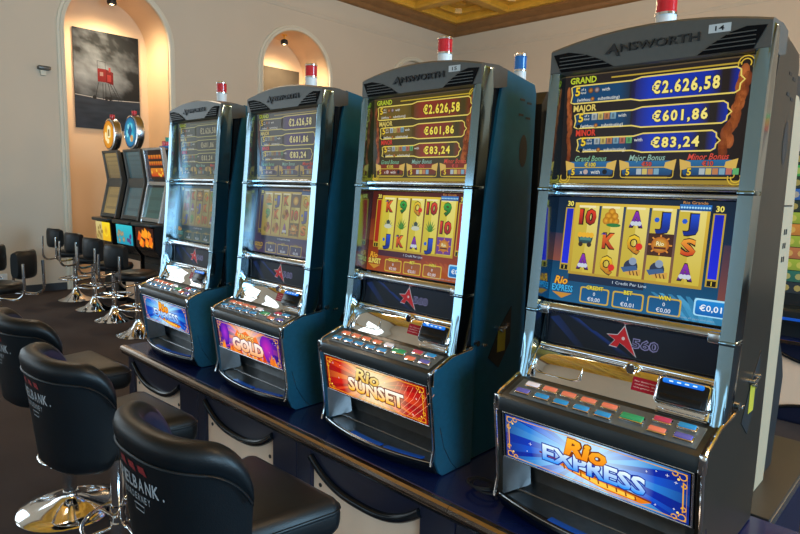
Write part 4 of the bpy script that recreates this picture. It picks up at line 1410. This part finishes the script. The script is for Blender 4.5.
bm = bmesh.new(); box(bm, (0, -.322, .60), (.94, .006, .026), .002); finish(bm, 'edge_trim', M['bronze'], c)
bm = bmesh.new(); box(bm, (-.02, -.253, .29), (.80, .006, .54), .001); wp = finish(bm, 'maple_panel', M['wood'], c)
bm = bmesh.new()
tp = arc_pts(-.02, .40, .56, .45)
prism_y(bm, [(.38, .575), (-.42, .575)] + tp, -.268, -.257); finish(bm, 'valance', M['navy_dark'], c)
bm = bmesh.new(); tube(bm, [(x, -.268, z - .006) for x, z in tp], .013, 8); finish(bm, 'arc_trim', M['black_gloss'], c, 60)
lw = [(x, .60 - z) for x, z in tp]
bm = bmesh.new(); prism_y(bm, [(-.42, .02), (.38, .02)] + lw[::-1], -.268, -.257); finish(bm, 'plinth_panel', M['navy_dark'], c)
bm = bmesh.new(); tube(bm, [(x, -.268, z) for x, z in lw], .013, 8); finish(bm, 'arc_trim', M['black_gloss'], c, 60)

# ------------------------------------------------------------------ the room
WX, BY, FY, RX, CZ = -8.985, 10.30, -7.0, 6.5, 5.27
def struct(bm, name, m, smooth=None):
    o = finish(bm, name, m, None, smooth)
    o['kind'] = 'structure'
    return o
bm = bmesh.new(); box(bm, ((WX + RX) / 2 - .5, (BY + FY) / 2, -.05), (RX - WX + 2, BY - FY + 1, .1)); struct(bm, 'floor', M['carpet'])
bm = bmesh.new(); box(bm, ((WX + RX) / 2, BY + .1, 2.75), (RX - WX + 2, .2, 5.9)); struct(bm, 'wall_back', M['wall'])
bm = bmesh.new(); box(bm, ((WX + RX) / 2, FY - .1, 2.75), (RX - WX + 2, .2, 5.9)); struct(bm, 'wall_front', M['wall'])
bm = bmesh.new(); box(bm, (RX + .1, (BY + FY) / 2, 2.75), (.2, BY - FY, 5.9)); struct(bm, 'wall_right', M['wall'])

NR, NS, ND = .775, 3.76, .82                     # niche half width, spring height, depth
NC = [2.35, 5.66, 8.97]
def arch_pts(c, r, zs, n=24):
    return [(c - r * math.cos(PI * i / n), zs + r * math.sin(PI * i / n)) for i in range(n + 1)]
bm = bmesh.new()
def wallface(pts):
    bm.faces.new([bm.verts.new((WX, y, z)) for y, z in pts])
TOP = 5.7
ys = FY
for c in NC:
    wallface([(ys, 0), (c - NR, 0), (c - NR, TOP), (ys, TOP)])
    ap = arch_pts(c, NR, NS)
    wallface([(c - NR, NS), (c - NR, TOP), (ap[1][0], TOP), ap[1]])
    for a, b in zip(ap[1:-2], ap[2:-1]): wallface([a, (a[0], TOP), (b[0], TOP), b])
    wallface([ap[-2], (ap[-2][0], TOP), (c + NR, TOP), (c + NR, NS)])
    ys = c + NR
wallface([(ys, 0), (BY, 0), (BY, TOP), (ys, TOP)])
bmesh.ops.remove_doubles(bm, verts=bm.verts[:], dist=1e-4)
r = bmesh.ops.extrude_face_region(bm, geom=bm.faces[:])
bmesh.ops.translate(bm, vec=(-.03, 0, 0), verts=[v for v in r['geom'] if isinstance(v, bmesh.types.BMVert)])
struct(bm, 'wall_left', M['wall'])
# niches (the last one shallow and blind)
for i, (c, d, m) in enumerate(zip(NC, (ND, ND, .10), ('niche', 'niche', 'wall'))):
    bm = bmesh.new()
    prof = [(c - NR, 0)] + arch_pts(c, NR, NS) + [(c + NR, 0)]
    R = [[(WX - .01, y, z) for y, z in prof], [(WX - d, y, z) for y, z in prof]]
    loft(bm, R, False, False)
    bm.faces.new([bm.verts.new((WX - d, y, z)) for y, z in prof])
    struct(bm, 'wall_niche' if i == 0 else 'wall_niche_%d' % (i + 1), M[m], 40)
    bm = bmesh.new()
    prof = [(c - NR, 0)] + arch_pts(c, NR, NS) + [(c + NR, 0)]
    outp = [(c - NR - .10, 0)] + arch_pts(c, NR + .10, NS) + [(c + NR + .10, 0)]
    rings = []
    for (y, z), (y2, z2) in zip(prof, outp):
        P = lambda k, x: (WX + x, y + (y2 - y) * k, z + (z2 - z) * k)
        rings.append([P(0, .0), P(0, .035), P(.12, .045), P(.5, .045), P(.6, .025), P(.9, .02), P(1, .0)])
    loft(bm, rings, True, True)
    struct(bm, 'trim_%d' % (i + 1), M['trim'], 50)
# baseboards
bm = bmesh.new()
for a, b in ((FY, NC[0] - NR - .1), (NC[0] + NR + .1, NC[1] - NR - .1), (NC[1] + NR + .1, NC[2] - NR - .1)):
    box(bm, (WX + .011, (a + b) / 2, .055), (.022, b - a, .11), .004)
struct(bm, 'baseboard_left', M['base'])
bm = bmesh.new(); box(bm, ((WX + RX) / 2, BY - .011, .055), (RX - WX, .022, .11), .004); struct(bm, 'baseboard_back', M['base'])
# plaster cornice under the wooden ceiling
def cornice(prof, name, m):
    bm = bmesh.new()
    R = []
    for x, y, sx, sy in ((WX, FY, 1, 0), (WX, BY, 1, -1), (RX, BY, 0, -1)):
        R.append([(x + (d if sx else 0), y + sy * d, z) for d, z in prof])
    loft(bm, R, True, True)
    return struct(bm, name, m, 30)
cornice([(0, 4.90), (.012, 4.90), (.02, 4.93), (.035, 4.95), (.03, 5.02), (.05, 5.10), (.09, 5.18), (.13, 5.27), (0, 5.27)], 'trim_4', M['wall'])
cornice([(0, 5.27), (.16, 5.27), (.20, 5.30), (.22, 5.36), (.30, 5.40), (.34, 5.46), (.34, 5.62), (0, 5.62)], 'trim_5', M['brown_wood'])
# coffered ceiling
bm = bmesh.new()
CP = 1.42
nx = int((RX - WX) / CP) + 1; ny = int((BY - FY) / CP) + 1
def quad(a, b, mi=0):
    pass
for i in range(nx):
    for j in range(ny):
        x0 = WX + .32 + i * CP; y1 = BY - .32 - j * CP
        cx, cy = x0 + CP / 2, y1 - CP / 2
        H = CP / 2
        rings = []
        for h, z in ((H, 5.50), (H * .86, 5.50), (H * .82, 5.54), (H * .82, 5.62), (H * .76, 5.64), (H * .58, 5.64), (H * .56, 5.60), (H * .52, 5.60), (H * .48, 5.70), (H * .14, 5.70), (H * .10, 5.65)):
            k = .30 if h < H * .8 else 0.
            q = h * k
            if k: ring = [(cx - h + q, cy - h, z), (cx + h - q, cy - h, z), (cx + h, cy - h + q, z), (cx + h, cy + h - q, z), (cx + h - q, cy + h, z), (cx - h + q, cy + h, z), (cx - h, cy + h - q, z), (cx - h, cy - h + q, z)]
            else: ring = [(cx - h, cy - h, z), (cx, cy - h, z), (cx + h, cy - h, z), (cx + h, cy, z), (cx + h, cy + h, z), (cx, cy + h, z), (cx - h, cy + h, z), (cx - h, cy, z)]
            if not k: ring = [ring[0], ring[1], ring[2], ring[3], ring[4], ring[5], ring[6], ring[7]]
            rings.append(ring)
        # octagonal fields start half a step round so that their corners meet the square's
        rr = []
        for ring in rings: rr.append(ring)
        loft(bm, rr, True, False)
        bm.faces.new([bm.verts.new(p) for p in rings[-1]])
bmesh.ops.remove_doubles(bm, verts=bm.verts[:], dist=1e-4)
struct(bm, 'ceiling', M['gold_wood'])
bm = bmesh.new(); box(bm, ((WX + RX) / 2, (BY + FY) / 2, 5.85), (RX - WX + 2, BY - FY + 1, .1)); struct(bm, 'ceiling_slab', M['brown_wood'])

# ------------------------------------------------------------------ pictures, spotlights and small things on the left wall
def picture(yc, zc, w, h, label, kind):
    x = WX - ND + .004
    o = empty('wall_picture', (x, yc, zc - h / 2), label, 'picture')
    bm = bmesh.new(); box(bm, (.012, 0, h / 2), (.022, w, h), .002); finish(bm, 'panel', M['black'], o)
    a = Art(w, h, .0006)
    n, m = 44, 60
    pts, cols, fs = [], [], []
    for j in range(m + 1):
        for i in range(n + 1):
            u, v = i / n, j / m
            pts.append((u, v))
            if kind == 0:
                if v < .68:
                    f_ = noise.fractal(Vector((u * 2.6 + 3, v * 6.5 - u * 1.2, .3)), .8, 2.1, 5)
                    g = .060 + .105 * f_ + .09 * math.exp(-((v - .45) / .16) ** 2) - .10 * math.exp(-((u - .95) / .3) ** 2)
                    g = max(.012, g)
                    cols.append((g * .86, g * .97, g * 1.1))
                else:
                    g = .034 + .012 * noise.noise(Vector((u * 5, v * 30, 1)))
                    cols.append((g * .62, g * .86, g * 1.3))
            else:
                g = .055 + .02 * noise.fractal(Vector((u * 2, v * 3, 5)), 1, 2, 4)
                cols.append((g * 1.25, g, g * .72))
    for j in range(m):
        for i in range(n):
            q = j * (n + 1) + i
            fs.append((q, q + 1, q + n + 2, q + n + 1))
    a.add(pts, fs, cols, 0)
    if kind == 0:
        red, dk = (.12, .009, .011), (.015, .015, .016)
        a.line([(0, .665), (.5, .69), (1, .675)], .012, (.30, .30, .30), 1)
        a.rect(.345, .375, .47, .51, red, 2); a.poly([(.47, .375), (.585, .40), (.585, .53), (.47, .51)], tuple(c * .72 for c in red), 2)
        a.rect(.38, .41, .43, .45, (.20, .12, .11), 3); a.rect(.49, .43, .55, .50, (.20, .02, .02), 3)
        for x in (.345, .465): a.line([(x, .375), (x, .30)], .006, dk, 3)
        a.line([(.345, .30), (.465, .305)], .006, dk, 3); a.rect(.515, .355, .545, .40, (.2, .03, .03), 3)
        for xa, xb in ((.355, .30), (.42, .42), (.465, .46), (.50, .56), (.53, .66), (.575, .70)):
            a.line([(xa, .52), (xb, .69)], .008, dk, 3)
        for x in (.29, .47, .53): a.ell(x, .675, .03, dk, 4, n=12)
        for i in range(7): a.line([(.515 + i * .022, .55 + i * .02), (.555 + i * .022, .55 + i * .02)], .004, dk, 3)
    a.build('print', M['print_matt'], o, (.0235, -w / 2, h), (0, 1, 0), (0, 0, 1))
    return o
picture(2.462, 3.225, 1.02, 1.54, 'tall grey seascape photo of a red beach hut on stilts, hung in the niche', 0)
picture(5.78, 3.20, 1.02, 1.54, 'plain brown picture hung in the farther lit niche', 1)

for c, lb in ((2.42, 'small round spotlight under the arch over the seascape photo'), (5.66, 'small round spotlight under the arch over the brown picture')):
    x = WX - .42
    zt = NS + math.sqrt(NR ** 2 - (c - (2.35 if c < 4 else 5.66)) ** 2)
    o = empty('spotlight', (x, c, zt), lb, 'spotlight', None)
    bm = bmesh.new(); lathe(bm, [(.055, -.002), (.055, -.02), (.02, -.03), (.018, -.09)], n=20); finish(bm, 'ceiling_rose', M['gold'], o, 40)
    bm = bmesh.new()
    lathe(bm, [(.03, -.085), (.062, -.10), (.072, -.14), (.066, -.18), (.045, -.185), (.044, -.165)], n=20); finish(bm, 'housing', M['black'], o, 40)
    bm = bmesh.new(); lathe(bm, [(.040, -.168), (.040, -.172), (.01, -.186)], n=16); finish(bm, 'bulb', M['bulb'], o, 40)

o = empty('wall_sensor', (WX, 1.29, 3.06), 'small dark wall sensor left of the niche edge', 'sensor')
bm = bmesh.new(); box(bm, (.05, 0, .10), (.10, .16, .05), .014, 3); finish(bm, 'head', M['topper'], o, 40)
bm = bmesh.new(); box(bm, (.025, -.01, .035), (.05, .07, .07), .006); finish(bm, 'bracket', M['trim'], o)
o = empty('wall_socket', (WX, .64, .10), 'pale double wall socket low on the wall at the left edge', 'socket')
bm = bmesh.new(); box(bm, (.006, 0, .10), (.012, .16, .20), .004); finish(bm, 'plate', M['lamp_white'], o)
bm = bmesh.new()
for z in (.05, .10, .15): box(bm, (.0125, 0, z), (.002, .06, .030), 0)
finish(bm, 'insert', M['chrome_soft'], o)

# ------------------------------------------------------------------ light
def area(name, loc, rot, sx, sy, power, col):
    l = bpy.data.lights.new(name, 'AREA'); l.shape = 'RECTANGLE'; l.size = sx; l.size_y = sy; l.energy = power; l.color = col
    o = bpy.data.objects.new(name, l); COL.objects.link(o); o.location = loc; o.rotation_euler = rot
    return o
DAY = (.72, .88, 1.)
for i, (x, e_) in enumerate(((-6.8, 60), (-3.0, 30), (2.2, 30))):    # tall windows of the wall behind the camera
    area('window_and_fill_light', (x, FY + .05, 1.75), (PI / 2, 0, 0), 2.2, 2.5, e_, (.55, .80, 1.))
for y in (-5.0, -1.8):                            # windows of the left wall, nearer than the picture's edge
    area('window_and_fill_light', (WX + .05, y, 2.1), (PI / 2, 0, -PI / 2), 2.0, 2.6, 50, DAY)
area('window_and_fill_light', (RX - .05, 2.0, 2.1), (PI / 2, 0, PI / 2), 2.6, 3.4, 620, (.42, .74, 1.))
area('window_and_fill_light', (RX - .05, -3.2, 1.8), (PI / 2, 0, PI / 2), 2.6, 2.6, 420, (.48, .76, 1.))  # added blue fill light that brightens the left wall
def point(name, loc, power, col, r=.15):
    l = bpy.data.lights.new(name, 'POINT'); l.energy = power; l.color = col; l.shadow_soft_size = r
    o = bpy.data.objects.new(name, l); COL.objects.link(o); o.location = loc
WARM = (1., .68, .36)
for x, y, e_, c_ in ((-4.5, 6.2, 150, (1., .74, .46)), (.5, 6.2, 200, WARM), (-4.5, 0, 115, (1., .84, .66)), (1.5, 0, 150, WARM)): point('chandelier_light', (x, y, 4.3), e_, c_, .35)
for c in NC[:2]:
    l = bpy.data.lights.new('niche_light', 'SPOT'); l.energy = 190; l.color = (1., .78, .50); l.spot_size = math.radians(170); l.spot_blend = .9; l.shadow_soft_size = .16
    o = bpy.data.objects.new('niche_light', l); COL.objects.link(o); o.location = (WX - .30, c + .03, 4.22)
w = bpy.data.worlds.new('world'); SC.world = w; w.use_nodes = True
w.node_tree.nodes['Background'].inputs['Color'].default_value = (.5, .65, .8, 1)
w.node_tree.nodes['Background'].inputs['Strength'].default_value = .3
SC.view_settings.view_transform = 'Standard'
SC.view_settings.look = 'None'
SC.view_settings.gamma = 1
SC.view_settings.exposure = 0.0
SC.view_settings.use_curve_mapping = False
